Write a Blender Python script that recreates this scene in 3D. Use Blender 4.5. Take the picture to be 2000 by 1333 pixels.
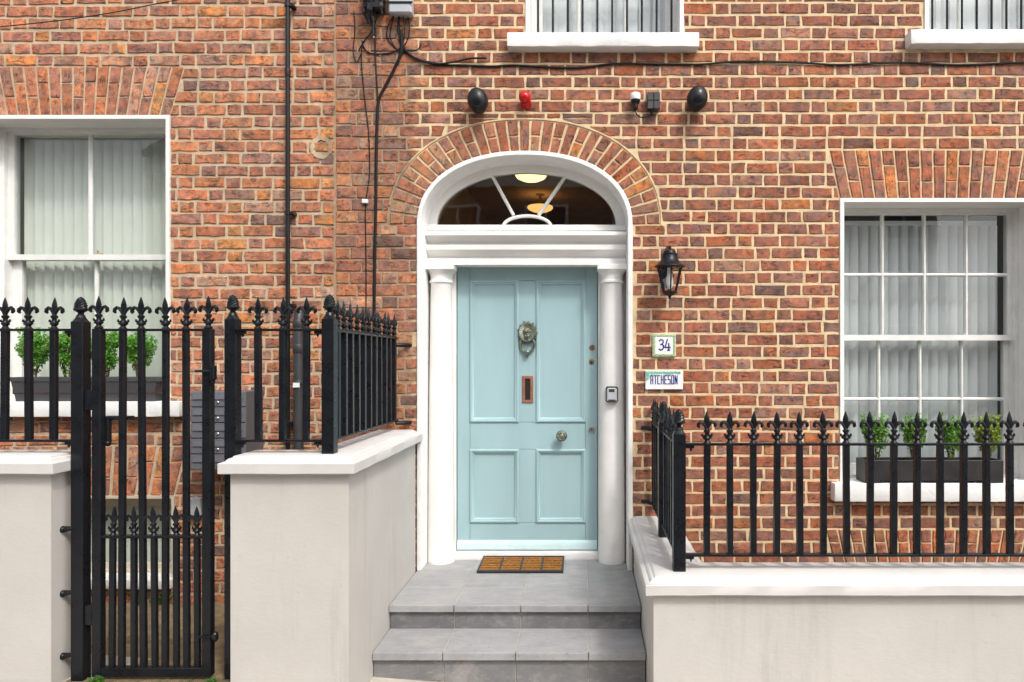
import bpy, bmesh, math, random
from mathutils import Vector, Matrix
R = math.radians
rnd = random.Random(7)
scene = bpy.context.scene
for o in list(bpy.data.objects): bpy.data.objects.remove(o)

# ------------------------------------------------------------------ camera, sky, sun, exposure
F, D0, EYE, VX, VY = 1333.0, 4.76, 1.74, 1140.0, 708.0
cam = bpy.data.cameras.new('camera'); co = bpy.data.objects.new('camera', cam)
scene.collection.objects.link(co)
cam.sensor_width = 36.0; cam.lens = 36.0*F/2000.0
co.location = (0, -D0, EYE); co.rotation_euler = (R(90), 0, 0)
cam.shift_x = -(VX-1000)/2000.0; cam.shift_y = (VY-666.5)/2000.0
cam.clip_start = 0.05; cam.clip_end = 1000
scene.camera = co
SUN = Vector((0.60, -0.92, 1.33)).normalized()          # towards the sun
world = bpy.data.worlds.new('World'); scene.world = world; world.use_nodes = True
wn = world.node_tree.nodes; wl = world.node_tree.links
sky = wn.new('ShaderNodeTexSky'); sky.sky_type = 'NISHITA'; sky.sun_disc = False
sky.sun_elevation = math.asin(SUN.z); sky.sun_rotation = math.atan2(SUN.x, SUN.y)
sky.air_density = 1.0; sky.dust_density = 4.0; sky.ozone_density = 1.0
hs = wn.new('ShaderNodeHueSaturation'); hs.inputs['Saturation'].default_value = 0.35
wl.new(sky.outputs[0], hs.inputs['Color']); wl.new(hs.outputs[0], wn['Background'].inputs[0])
wn['Background'].inputs[1].default_value = 0.15
sl = bpy.data.lights.new('sun', 'SUN'); sl.energy = 1.1; sl.angle = R(7); sl.color = (1.0, 0.95, 0.88)
so = bpy.data.objects.new('sun', sl); scene.collection.objects.link(so)
so.rotation_euler = SUN.to_track_quat('Z', 'Y').to_euler(); so.location = (3, -6, 9)
vs = scene.view_settings; vs.view_transform = 'Standard'; vs.look = 'None'; vs.gamma = 1; vs.use_curve_mapping = False
vs.exposure = 0.80

def PX(px, Y=0.0): return (px-VX)*(Y+D0)/F
def PZ(py, Y=0.0): return EYE-(py-VY)*(Y+D0)/F

# ------------------------------------------------------------------ materials
MATS = {}
class NT:
    def __init__(s, name):
        s.m = bpy.data.materials.new(name); s.m.use_nodes = True
        s.t = s.m.node_tree; s.n = s.t.nodes; s.b = s.n['Principled BSDF']; s.out = s.n['Material Output']
        s.geo = None; MATS[name] = s.m
    def pos(s):
        if not s.geo: s.geo = s.n.new('ShaderNodeNewGeometry')
        return s.geo.outputs['Position']
    def link(s, a, b): s.t.links.new(a, b)
    def mapping(s, vec, scale=(1,1,1), loc=(0,0,0)):
        m = s.n.new('ShaderNodeMapping'); m.inputs['Scale'].default_value = scale; m.inputs['Location'].default_value = loc
        s.link(vec, m.inputs['Vector']); return m.outputs[0]
    def noise(s, vec, scale, detail=4, rough=0.6, dist=0.0):
        n = s.n.new('ShaderNodeTexNoise'); n.inputs['Scale'].default_value = scale; n.inputs['Detail'].default_value = detail
        n.inputs['Roughness'].default_value = rough; n.inputs['Distortion'].default_value = dist
        s.link(vec, n.inputs['Vector']); return n.outputs['Fac']
    def ramp(s, fac, a, b, va=0.0, vb=1.0):
        r = s.n.new('ShaderNodeMapRange'); r.inputs[1].default_value = a; r.inputs[2].default_value = b
        r.inputs[3].default_value = va; r.inputs[4].default_value = vb; r.interpolation_type = 'SMOOTHSTEP'
        s.link(fac, r.inputs[0]); return r.outputs[0]
    def mix(s, fac, a, b, mode='MIX'):
        m = s.n.new('ShaderNodeMix'); m.data_type = 'RGBA'; m.blend_type = mode
        for sock, v in ((m.inputs['Factor'], fac), (m.inputs['A'], a), (m.inputs['B'], b)):
            if isinstance(v, (int, float)): sock.default_value = v
            elif isinstance(v, tuple): sock.default_value = v if len(v) == 4 else (*v, 1)
            else: s.link(v, sock)
        return m.outputs['Result']
    def math(s, op, a, b=0.0):
        m = s.n.new('ShaderNodeMath'); m.operation = op
        for i, v in enumerate((a, b)):
            if isinstance(v, (int, float)): m.inputs[i].default_value = v
            else: s.link(v, m.inputs[i])
        return m.outputs[0]
    def grey(s, fac):
        c = s.n.new('ShaderNodeCombineColor')
        for i in range(3): s.link(fac, c.inputs[i])
        return c.outputs[0]
    def bump(s, h, strength, dist):
        b = s.n.new('ShaderNodeBump'); b.inputs['Strength'].default_value = strength; b.inputs['Distance'].default_value = dist
        s.link(h, b.inputs['Height']); s.link(b.outputs[0], s.b.inputs['Normal'])
    def base(s, c):
        if isinstance(c, tuple): s.b.inputs['Base Color'].default_value = (*c, 1)
        else: s.link(c, s.b.inputs['Base Color'])
    def set(s, **k):
        for a, v in k.items():
            i = s.b.inputs[a.replace('_', ' ')]
            if isinstance(v, (int, float)): i.default_value = v
            else: s.link(v, i)

def paint(name, col, rough=0.5, var=0.12, scale=6, bump=0.15, bdist=0.002, bscale=60, metal=0.0, dirt=None, dthr=(0.6, 0.75), spec=0.5, stretch=(1,1,1)):
    t = NT(name); p = t.mapping(t.pos(), stretch)
    n = t.noise(p, scale, 5, 0.65)
    c = t.mix(1.0, col, t.grey(t.ramp(n, 0.25, 0.75, 1-var, 1+var)), 'MULTIPLY')
    if dirt:
        c = t.mix(t.ramp(t.noise(t.mapping(p, (1,1,1), (3,7,1)), scale*2.3, 7, 0.7), *dthr), c, dirt)
    t.base(c); t.set(Roughness=t.ramp(n, 0.2, 0.8, max(0.03, rough-0.08), min(1, rough+0.1)), Metallic=metal, Specular_IOR_Level=spec)
    if bump: t.bump(t.noise(p, bscale, 4, 0.6), bump, bdist)
    return t.m

def brick_mat(name, axis, smear, smear_col):
    t = NT(name); at = t.n.new('ShaderNodeAttribute'); at.attribute_name = 'bc'
    off = t.n.new('ShaderNodeVectorMath'); off.operation = 'SCALE'; off.inputs['Scale'].default_value = 31.0
    t.link(at.outputs['Color'], off.inputs[0])
    ad = t.n.new('ShaderNodeVectorMath'); ad.operation = 'ADD'; t.link(t.pos(), ad.inputs[0]); t.link(off.outputs[0], ad.inputs[1])
    p = ad.outputs[0]
    ps = t.mapping(p, (9, 9, 34) if axis == 'x' else (34, 9, 11))
    cn = t.noise(ps, 1.0, 5, 0.6, 1.6)
    body = t.noise(p, 24, 6, 0.72); fine = t.noise(p, 150, 5, 0.75); patch = t.noise(p, 11, 4, 0.6)
    fold = t.ramp(t.math('ABSOLUTE', t.math('SUBTRACT', cn, 0.5)), 0.0, 0.045, 1.0, 0.0)
    fold = t.math('MULTIPLY', fold, t.ramp(t.noise(p, 17, 3), 0.46, 0.62))
    mv = t.mix(1.0, at.outputs['Color'], (0.76, 1.02, 1.20), 'MULTIPLY'); og = t.mix(1.0, at.outputs['Color'], (1.18, 1.08, 0.86), 'MULTIPLY')
    c = t.mix(t.ramp(t.noise(t.mapping(p, (1, 1, 1.8)), 13, 5, 0.68), 0.36, 0.64), mv, og)
    c = t.mix(1.0, c, t.grey(t.ramp(body, 0.25, 0.75, 0.66, 1.36)), 'MULTIPLY')
    c = t.mix(t.math('MULTIPLY', t.ramp(patch, 0.50, 0.66), 0.6), c, (0.18, 0.105, 0.088))
    c = t.mix(t.math('MULTIPLY', t.ramp(t.noise(p, 19, 3, 0.6), 0.60, 0.72), 0.5), c, (0.52, 0.175, 0.055))
    c = t.mix(t.math('MULTIPLY', t.ramp(t.noise(p, 21, 2, 0.5), 0.68, 0.74), 0.7), c, (0.07, 0.062, 0.065))
    c = t.mix(t.math('MULTIPLY', fold, 0.8), c, (0.045, 0.024, 0.020))
    c = t.mix(t.math('MULTIPLY', t.ramp(fine, 0.38, 0.28), 0.55), c, (0.06, 0.03, 0.025))
    if smear:
        m = t.ramp(t.noise(t.mapping(p, (1.0, 1, 2.2)), 24, 6, 0.72), 0.56, 0.70)
        c = t.mix(t.math('MULTIPLY', m, smear), c, smear_col)
    t.base(c); t.set(Roughness=0.88, Specular_IOR_Level=0.25)
    h = t.math('ADD', t.math('MULTIPLY', fold, -1.0), t.math('ADD', t.math('ADD', t.math('MULTIPLY', cn, 0.7), t.math('MULTIPLY', body, 0.9)), t.math('MULTIPLY', fine, 0.45)))
    t.bump(h, 0.7, 0.006)
    return t.m

def mortar_mat(name):
    t = NT(name); p = t.pos(); sx = t.n.new('ShaderNodeSeparateXYZ'); t.link(p, sx.inputs[0])
    wob = t.math('ADD', sx.outputs['X'], t.math('MULTIPLY', t.math('SUBTRACT', t.noise(p, 4, 4), 0.5), 0.10))
    left, mid, cream = (0.54, 0.43, 0.295), (0.36, 0.265, 0.175), (0.70, 0.545, 0.335)
    c = t.mix(t.ramp(wob, -1.88, -1.76), left, mid)
    c = t.mix(t.ramp(wob, -1.22, -1.15), c, cream)
    # greige pointing low beside the doorway too
    c = t.mix(1.0, c, t.grey(t.ramp(t.noise(p, 12, 6, 0.7), 0.25, 0.75, 0.72, 1.18)), 'MULTIPLY')
    c = t.mix(t.math('MULTIPLY', t.ramp(t.noise(p, 45, 5, 0.7), 0.60, 0.72), 0.45), c, (0.22, 0.15, 0.09))
    t.base(c); t.set(Roughness=0.92, Specular_IOR_Level=0.2)
    t.bump(t.math('ADD', t.noise(p, 55, 5, 0.7), t.math('MULTIPLY', t.noise(p, 260, 3), 0.4)), 0.6, 0.004)
    return t.m

brick_mat('brick_left', 'x', 0.6, (0.52, 0.34, 0.22)); brick_mat('brick_left_arch', 'z', 0.45, (0.50, 0.35, 0.23))
brick_mat('brick_right', 'x', 0.3, (0.42, 0.24, 0.16)); brick_mat('brick_right_arch', 'z', 0.25, (0.45, 0.28, 0.17))
mortar_mat('mortar')
paint('white_paint', (0.80, 0.79, 0.76), 0.42, 0.05, 5, 0.12, 0.0015, 45, dirt=(0.66, 0.63, 0.57), dthr=(0.66, 0.8))
paint('white_masonry', (0.78, 0.775, 0.76), 0.65, 0.06, 7, 0.55, 0.005, 38, dirt=(0.52, 0.50, 0.45), dthr=(0.68, 0.78))
paint('sash_paint', (0.74, 0.74, 0.71), 0.4, 0.07, 9, 0.2, 0.0015, 60, dirt=(0.50, 0.48, 0.42), dthr=(0.68, 0.8))
paint('beige_paint', (0.55, 0.50, 0.40), 0.5, 0.08, 6)
paint('door_paint', (0.325, 0.475, 0.505), 0.36, 0.05, 4, 0.22, 0.0012, 30, stretch=(1, 1, 0.25))
paint('door_board_paint', (0.52, 0.69, 0.71), 0.4, 0.1, 8, 0.2, 0.001, 40, dirt=(0.35, 0.42, 0.42))
t_ = NT('render_paint'); p_ = t_.pos(); n_ = t_.noise(p_, 1.7, 6, 0.65)
c_ = t_.mix(1.0, (0.505, 0.482, 0.452), t_.grey(t_.ramp(n_, 0.25, 0.75, 0.93, 1.06)), 'MULTIPLY')
c_ = t_.mix(t_.math('MULTIPLY', t_.ramp(t_.noise(t_.mapping(p_, (9, 9, 0.7)), 1.0, 6, 0.7), 0.52, 0.74), 0.45), c_, (0.36, 0.345, 0.315))
c_ = t_.mix(t_.math('MULTIPLY', t_.ramp(t_.noise(p_, 7, 8, 0.75), 0.60, 0.74), 0.4), c_, (0.38, 0.36, 0.325))
c_ = t_.mix(t_.math('MULTIPLY', t_.ramp(t_.noise(p_, 38, 3, 0.6), 0.72, 0.76), 0.7), c_, (0.25, 0.235, 0.21))
t_.base(c_); t_.set(Roughness=0.75, Specular_IOR_Level=0.3)
t_.bump(t_.math('ADD', t_.noise(t_.mapping(p_, (1, 1, 2.2)), 34, 5, 0.65), t_.math('MULTIPLY', t_.noise(p_, 6, 3), 1.5)), 0.28, 0.004)
paint('coping_paint', (0.57, 0.558, 0.538), 0.6, 0.05, 4, 0.25, 0.002, 50, dirt=(0.50, 0.475, 0.43), dthr=(0.64, 0.8))
paint('black_iron', (0.008, 0.0095, 0.0125), 0.30, 0.25, 14, 0.25, 0.001, 90, dirt=(0.03, 0.032, 0.034), dthr=(0.72, 0.82), spec=0.28)
paint('black_plastic', (0.011, 0.011, 0.012), 0.32, 0.15, 12, 0.1, 0.001, 60, spec=0.35)
paint('dark_pipe', (0.032, 0.032, 0.034), 0.45, 0.2, 10, 0.1, 0.001, 60)
paint('cable_black', (0.011, 0.011, 0.012), 0.6, 0.2, 14, spec=0.2)
paint('grey_plastic', (0.42, 0.44, 0.46), 0.45, 0.05, 8, 0.05)
paint('white_plastic', (0.80, 0.80, 0.80), 0.35, 0.03, 8, 0)
paint('red_plastic', (0.55, 0.008, 0.01), 0.15, 0.08, 10, 0)
paint('mail_grey', (0.125, 0.13, 0.15), 0.42, 0.06, 5, 0.06)
paint('mail_side', (0.10, 0.10, 0.108), 0.5, 0.06, 5, 0.06)
paint('planter_plastic', (0.055, 0.056, 0.06), 0.5, 0.12, 9, 0.15, 0.001, 80)
paint('planter_fibre', (0.020, 0.019, 0.019), 0.45, 0.3, 9, 0.3, 0.002, 40, dirt=(0.06, 0.055, 0.05), dthr=(0.6, 0.8))
paint('soil', (0.05, 0.03, 0.02), 0.95, 0.4, 30, 0.8, 0.01, 90)
paint('bronze', (0.20, 0.21, 0.16), 0.45, 0.5, 30, 0.3, 0.002, 120, metal=0.75, dirt=(0.20, 0.30, 0.25), dthr=(0.52, 0.66))
paint('brass', (0.35, 0.24, 0.10), 0.4, 0.35, 40, 0.2, 0.001, 150, metal=0.85)
paint('copper', (0.36, 0.15, 0.095), 0.5, 0.2, 30, 0.1, 0.001, 120, metal=0.45)
paint('steel', (0.55, 0.55, 0.55), 0.3, 0.1, 30, 0, metal=0.9)
paint('dark_hole', (0.006, 0.006, 0.006), 0.7, 0.1, 9, 0)
paint('mat_rubber', (0.03, 0.03, 0.032), 0.6, 0.2, 30, 0.3, 0.001, 120)
paint('mat_coir', (0.30, 0.125, 0.022), 0.95, 0.5, 60, 1.0, 0.006, 220)
paint('concrete_pale', (0.46, 0.42, 0.36), 0.85, 0.15, 5, 0.4, 0.004, 60, dirt=(0.24, 0.20, 0.15), dthr=(0.55, 0.75))
paint('path_concrete', (0.25, 0.185, 0.105), 0.9, 0.4, 9, 0.6, 0.006, 40, dirt=(0.13, 0.11, 0.06), dthr=(0.54, 0.7))
paint('mossy_stone', (0.15, 0.11, 0.06), 0.95, 0.4, 12, 0.8, 0.008, 60, dirt=(0.04, 0.06, 0.02), dthr=(0.5, 0.66))
paint('asphalt', (0.05, 0.05, 0.052), 0.9, 0.2, 9, 0.6, 0.004, 150)
paint('earth', (0.12, 0.09, 0.06), 0.95, 0.3, 3, 0.4, 0.01, 20)
paint('blind_green', (0.66, 0.68, 0.62), 0.8, 0.03, 8, 0.05)
paint('blind_grey', (0.80, 0.81, 0.84), 0.8, 0.03, 8, 0.05)
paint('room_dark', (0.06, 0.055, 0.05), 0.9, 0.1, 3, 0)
paint('hall_brown', (0.62, 0.44, 0.31), 0.8, 0.15, 3, 0)
paint('stem_wood', (0.10, 0.065, 0.035), 0.9, 0.2, 40, 0.4, 0.002, 80)
paint('tile_white', (0.80, 0.80, 0.80), 0.12, 0.03, 12, 0.05, spec=0.6)
paint('tile_green', (0.24, 0.42, 0.14), 0.2, 0.5, 90, 0)
paint('tile_teal', (0.20, 0.48, 0.38), 0.2, 0.5, 90, 0)
paint('ink_blue', (0.012, 0.02, 0.20), 0.25, 0.1, 30, 0)
paint('opposite_brick', (0.34, 0.22, 0.15), 0.9, 0.2, 3, 0.2)
paint('opposite_render', (0.50, 0.46, 0.40), 0.9, 0.1, 3, 0.2)
paint('slate', (0.08, 0.085, 0.095), 0.7, 0.2, 3, 0.2)
def tile_mat():
    t = NT('step_tile'); at = t.n.new('ShaderNodeAttribute'); at.attribute_name = 'bc'
    p = t.pos(); n = t.noise(t.mapping(p, (1, 2.2, 1)), 7, 7, 0.7)
    c = t.mix(1.0, at.outputs['Color'], t.grey(t.ramp(n, 0.25, 0.75, 0.86, 1.13)), 'MULTIPLY')
    c = t.mix(t.math('MULTIPLY', t.ramp(t.noise(t.mapping(p, (1, 3, 3)), 14, 8, 0.75), 0.5, 0.75), 0.4), c, (0.46, 0.44, 0.41))
    c = t.mix(t.math('MULTIPLY', t.ramp(t.noise(p, 48, 6, 0.78), 0.58, 0.70), 0.6), c, (0.085, 0.083, 0.082))
    t.base(c); t.set(Roughness=t.ramp(n, 0.2, 0.8, 0.55, 0.8), Specular_IOR_Level=0.35)
    c = t.mix(t.math('MULTIPLY', t.ramp(t.noise(t.mapping(p, (1, 1, 1), (5, 2, 8)), 3.2, 6, 0.7), 0.50, 0.68), 0.5), c, (0.40, 0.375, 0.34)); t.base(c)
    t.bump(t.noise(p, 90, 5, 0.7), 0.3, 0.002)
tile_mat()
def glass_mat(name, tint, boost):
    t = NT(name); t.n.remove(t.b)
    tr = t.n.new('ShaderNodeBsdfTransparent'); tr.inputs[0].default_value = (*tint, 1)
    gl = t.n.new('ShaderNodeBsdfGlossy'); gl.inputs['Roughness'].default_value = 0.015
    bp = t.n.new('ShaderNodeBump'); bp.inputs['Strength'].default_value = 0.06; bp.inputs['Distance'].default_value = 0.004
    t.link(t.noise(t.pos(), 4.5, 2), bp.inputs['Height']); t.link(bp.outputs[0], gl.inputs['Normal'])
    fr = t.n.new('ShaderNodeFresnel'); fr.inputs[0].default_value = 1.52
    mx = t.n.new('ShaderNodeMixShader'); t.pos(); t.link(t.math('MULTIPLY', t.math('MULTIPLY', fr.outputs[0], boost), t.math('SUBTRACT', 1.0, t.geo.outputs['Backfacing'])), mx.inputs[0])
    t.link(tr.outputs[0], mx.inputs[1]); t.link(gl.outputs[0], mx.inputs[2]); t.link(mx.outputs[0], t.out.inputs[0])
glass_mat('glass', (0.95, 0.97, 0.96), 2.0)
glass_mat('lantern_glass', (0.96, 0.96, 0.95), 1.6)
def leaf_mat():
    t = NT('leaf'); at = t.n.new('ShaderNodeAttribute'); at.attribute_name = 'bc'
    t.base(at.outputs['Color']); t.set(Roughness=0.45, Specular_IOR_Level=0.4)
    tl = t.n.new('ShaderNodeBsdfTranslucent'); t.link(at.outputs['Color'], tl.inputs[0])
    mx = t.n.new('ShaderNodeMixShader'); mx.inputs[0].default_value = 0.3
    t.link(t.b.outputs[0], mx.inputs[1]); t.link(tl.outputs[0], mx.inputs[2]); t.link(mx.outputs[0], t.out.inputs[0])
leaf_mat()
def emit(name, col, s):
    t = NT(name); t.base(col); t.b.inputs['Emission Color'].default_value = (*col, 1); t.b.inputs['Emission Strength'].default_value = s
emit('lamp_glow', (1.0, 0.80, 0.34), 1.25); emit('lamp_glow_dim', (0.95, 0.52, 0.15), 0.75)

# ------------------------------------------------------------------ mesh builder and scene tree
W = {}
class MB:
    def __init__(s): s.v = []; s.f = []; s.c = []
    def add(s, vs, fs, col=None):
        o = len(s.v); s.v += [tuple(v) for v in vs]; s.f += [tuple(i+o for i in f) for f in fs]
        if col: s.c += [col]*len(vs)
        return s
    def box(s, x0, x1, y0, y1, z0, z1, b=0.0, col=None):
        if b <= 0:
            return s.add([(x0,y0,z0),(x1,y0,z0),(x1,y1,z0),(x0,y1,z0),(x0,y0,z1),(x1,y0,z1),(x1,y1,z1),(x0,y1,z1)],
                         [(3,2,1,0),(4,5,6,7),(0,1,5,4),(1,2,6,5),(2,3,7,6),(3,0,4,7)], col)
        return s._bbox(x0, x1, y0, y1, z0, z1, b, col)
    def _bbox(s, x0, x1, y0, y1, z0, z1, b, col):
        def ring(z, i):   # octagon inset i
            a = b if i == 0 else b*0.6
            X0, X1, Y0, Y1 = x0+i, x1-i, y0+i, y1-i
            return [(X0+a,Y0,z),(X1-a,Y0,z),(X1,Y0+a,z),(X1,Y1-a,z),(X1-a,Y1,z),(X0+a,Y1,z),(X0,Y1-a,z),(X0,Y0+a,z)]
        return s.rings([ring(z0, b), ring(z0+b, 0), ring(z1-b, 0), ring(z1, b)], col=col)
    def rings(s, rs, cap0=True, cap1=True, col=None, closed=True):
        n = len(rs[0]); vs = [p for r in rs for p in r]; fs = []
        for k in range(len(rs)-1):
            for i in range(n if closed else n-1):
                j = (i+1) % n
                fs.append((k*n+i, k*n+j, (k+1)*n+j, (k+1)*n+i))
        if cap0: fs.append(tuple(range(n-1, -1, -1)))
        if cap1: fs.append(tuple((len(rs)-1)*n+i for i in range(n)))
        return s.add(vs, fs, col)
    def lathe(s, cx, cy, prof, n=20, axis='z', cz=0.0, sx=1.0, sy=1.0):
        rs = []
        for r, h in prof:
            ring = []
            for i in range(n):
                a = 2*math.pi*i/n; u, w = r*math.cos(a)*sx, r*math.sin(a)*sy
                ring.append((cx+u, cy+w, cz+h) if axis == 'z' else (cx+u, cy-h, cz+w))   # axis 'y': h grows towards the street
            rs.append(ring)
        return s.rings(rs)
    def tube(s, pts, rad, n=8):
        pts = [Vector(p) for p in pts]
        rad = rad if isinstance(rad, (list, tuple)) else [rad]*len(pts)
        up = None; rs = []
        for i, p in enumerate(pts):
            t = (pts[min(i+1, len(pts)-1)]-pts[max(i-1, 0)]).normalized()
            if up is None: up = Vector((0,0,1)) if abs(t.z) < 0.9 else Vector((0,1,0))
            u = (up-t*up.dot(t)).normalized(); w = t.cross(u); up = u
            rs.append([p+u*(rad[i]*math.cos(2*math.pi*k/n))+w*(rad[i]*math.sin(2*math.pi*k/n)) for k in range(n)])
        return s.rings(rs)
    def ball(s, c, r, n=12, m=8, sc=(1,1,1)):
        rs = [[(c[0]+sc[0]*r*math.sin(math.pi*(k+0.02)/(m+0.04))*math.cos(2*math.pi*i/n), c[1]+sc[1]*r*math.sin(math.pi*(k+0.02)/(m+0.04))*math.sin(2*math.pi*i/n),
                c[2]-sc[2]*r*math.cos(math.pi*(k+0.02)/(m+0.04))) for i in range(n)] for k in range(m+1)]
        return s.rings(rs)
    def extrude_x(s, prof, x0, x1):          # prof of (y, z)
        return s.rings([[(x0, y, z) for y, z in prof], [(x1, y, z) for y, z in prof]])
    def extrude_y(s, prof, y0, y1):          # prof of (x, z)
        return s.rings([[(x, y0, z) for x, z in prof], [(x, y1, z) for x, z in prof]])
    def xform(s, M, start=0):
        s.v = s.v[:start]+[tuple(M @ Vector(v)) for v in s.v[start:]]; return s

def mesh_of(name, mb, mat, origin, smooth=True):
    me = bpy.data.meshes.new(name)
    me.from_pydata([(v[0]-origin[0], v[1]-origin[1], v[2]-origin[2]) for v in mb.v], [], mb.f)
    bm = bmesh.new(); bm.from_mesh(me); bmesh.ops.recalc_face_normals(bm, faces=bm.faces)
    bm.to_mesh(me); bm.free()
    if mb.c:
        at = me.attributes.new('bc', 'FLOAT_COLOR', 'POINT')
        at.data.foreach_set('color', [x for c in mb.c for x in (c[0], c[1], c[2], 1.0)])
    me.materials.append(MATS[mat])
    if smooth:
        me.shade_smooth(); me.set_sharp_from_angle(angle=R(38))
    return me
def put(name, me, origin, parent):
    o = bpy.data.objects.new(name, me); scene.collection.objects.link(o)
    o.location = Vector(origin)-(W[parent] if parent else Vector()); o.parent = parent; W[o] = Vector(origin); return o
def obj(name, mb, mat, parent=None, smooth=True, origin=None):
    if origin is None:
        xs, ys, zs = zip(*mb.v); origin = ((min(xs)+max(xs))/2, (min(ys)+max(ys))/2, min(zs))
    return put(name, mesh_of(name, mb, mat, origin, smooth), origin, parent)
def tag(o, label, cat, group=None):
    o['label'] = label; o['category'] = cat
    if group: o['group'] = group
    return o
def thing(name, label, cat, loc, group=None):
    o = bpy.data.objects.new(name, None); scene.collection.objects.link(o); o.location = loc; o.empty_display_size = 0.1
    W[o] = Vector(loc); return tag(o, label, cat, group)
def kind(o, k): o['kind'] = k; return o
def part(name, parent, loc):
    o = bpy.data.objects.new(name, None); scene.collection.objects.link(o); o.empty_display_size = 0.05
    o.location = Vector(loc)-W[parent]; o.parent = parent; W[o] = Vector(loc); return o

# ------------------------------------------------------------------ ground, pavement, road
def gz(x): return -0.08*(x+0.9)                       # the street falls to the right
def sheet(name, x0, x1, y0, y1, dz, mat, nx=1):
    mb = MB(); vs = []; fs = []
    for i in range(nx+1):
        x = x0+(x1-x0)*i/nx; vs += [(x, y0, gz(x)+dz), (x, y1, gz(x)+dz)]
    for i in range(nx): fs.append((2*i, 2*i+2, 2*i+3, 2*i+1))
    mb.add(vs, fs); return kind(obj(name, mb, mat, origin=(0,0,0)), 'structure')
sheet('ground', -150, 150, -150, 150, -1.1, 'earth')
def slab(name, x0, x1, y0, y1, d0, d1, mat, parent=None):
    mb = MB(); vs = [(x, y, gz(x)+d) for d in (d0, d1) for x, y in ((x0,y0),(x1,y0),(x1,y1),(x0,y1))]
    mb.add(vs, [(3,2,1,0),(4,5,6,7),(0,1,5,4),(1,2,6,5),(2,3,7,6),(3,0,4,7)]); return obj(name, mb, mat, parent, False)
pv = kind(slab('pavement', -14, 14, -3.55, -1.0, -1.0, -0.012, 'concrete_pale'), 'structure')
for i in range(-9, 9):
    for j, (ya, yb) in enumerate(((-3.54, -2.88), (-2.872, -2.2), (-2.192, -1.40))):
        xa = i*0.9+0.3*j-0.35
        slab('paving_slab', xa, xa+0.892, ya, yb, -0.03, 0.0, 'concrete_pale', pv)
kind(slab('kerb', -14, 14, -3.70, -3.555, -1.0, 0.0, 'concrete_pale'), 'structure')
kind(slab('road', -60, 60, -9.4, -3.705, -1.0, -0.12, 'asphalt'), 'structure')
kind(slab('far_pavement', -60, 60, -11.9, -9.4, -1.0, 0.0, 'concrete_pale'), 'structure')

# ------------------------------------------------------------------ openings
class Hole:
    def __init__(s, za, zb, fl, fr): s.za, s.zb, s.fl, s.fr = za, zb, fl, fr
def rect(x0, x1, z0, z1): return Hole(z0, z1, lambda z: x0, lambda z: x1)
def flat_arch(xlb, xrb, xlt, xrt, z0, z1):
    L = lambda a, b: (lambda z: a+(b-a)*(z-z0)/(z1-z0))
    return Hole(z0, z1, L(xlb, xlt), L(xrb, xrt))
NS = 2.2
AX, AS = PX(1025), PZ(440)                              # arch axis and springing
AI, HI = 210/280.04, 144/280.04; AO, HO = 268/280.04, 208/280.04
def half(z, a, h):
    t = min(1.0, max(0.0, (z-AS)/h)); return a*(1-t**NS)**(1/NS)
def arc(th, a, h):                                      # th 0..pi from the left foot to the right foot
    c, s = math.cos(th), math.sin(th)
    return (AX-a*math.copysign(abs(c)**(2/NS), c), AS+h*abs(s)**(2/NS))
door_open = Hole(-0.7, AS, lambda z: AX-AI, lambda z: AX+AI)
door_arch_open = Hole(AS, AS+HI, lambda z: AX-half(z, AI, HI), lambda z: AX+half(z, AI, HI))
door_arch_ring = Hole(AS, AS+HO, lambda z: AX-half(z, AO, HO), lambda z: AX+half(z, AO, HO))
ST = 0.027                                              # painted strip round a window opening
RW = (PX(1640)+ST, 3.146, 0.908, PZ(388)-ST)            # right window: clear opening
LW = (-4.215, PX(333)-ST, 1.47, PZ(226)-ST)             # left window
BW = (-4.19, PX(342), PZ(1128), PZ(968))                # low window behind the gate
UC = (PX(1027)+ST, PX(1335)-ST, 4.0, 5.55)              # upper windows
UR = (PX(1805)+ST, 3.45, 4.02, 5.57)
def o_rect(w, s=ST): return rect(w[0]-s, w[1]+s, w[2]-0.10, w[3]+s)
def w_arch(w, h, sk, s=ST): return flat_arch(w[0]-s, w[1]+s, w[0]-s-sk, w[1]+s+sk, w[3]+s, w[3]+s+h)
RWA = w_arch(RW, PZ(293)-RW[3]-ST, 0.075); LWA = w_arch(LW, PZ(130.5)-LW[3]-ST, 0.10); BWA = flat_arch(-4.2, BW[1], -4.3, BW[1]+0.085, BW[3], PZ(871))
RBA = flat_arch(PX(1632), 3.10, PX(1612), 3.17, 0.30, PZ(1034))
UCA = w_arch(UC, 0.30, 0.08); URA = w_arch(UR, 0.30, 0.08)

# ------------------------------------------------------------------ brick maker
PAL_R = [((0.325, 0.112, 0.070), 6), ((0.30, 0.112, 0.076), 5), ((0.29, 0.122, 0.088), 3), ((0.365, 0.118, 0.062), 3.5), ((0.43, 0.150, 0.062), 0.9), ((0.20, 0.10, 0.078), 0.6), ((0.33, 0.155, 0.11), 2)]
PAL_L = [((0.46, 0.168, 0.096), 6), ((0.42, 0.162, 0.104), 4), ((0.36, 0.150, 0.108), 2.5), ((0.50, 0.185, 0.092), 4), ((0.54, 0.215, 0.085), 1.0), ((0.25, 0.125, 0.10), 0.7), ((0.46, 0.225, 0.15), 2)]
PAL_M = [((0.40, 0.155, 0.094), 4), ((0.35, 0.14, 0.092), 4), ((0.44, 0.175, 0.09), 3), ((0.22, 0.11, 0.083), 1.6), ((0.39, 0.20, 0.13), 2)]
def pick(pal):
    c = rnd.choices([p[0] for p in pal], [p[1] for p in pal])[0]; k = rnd.uniform(0.82, 1.2); j = rnd.uniform(0.94, 1.08)
    return (c[0]*k, c[1]*k*j, c[2]*k*j)
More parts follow.
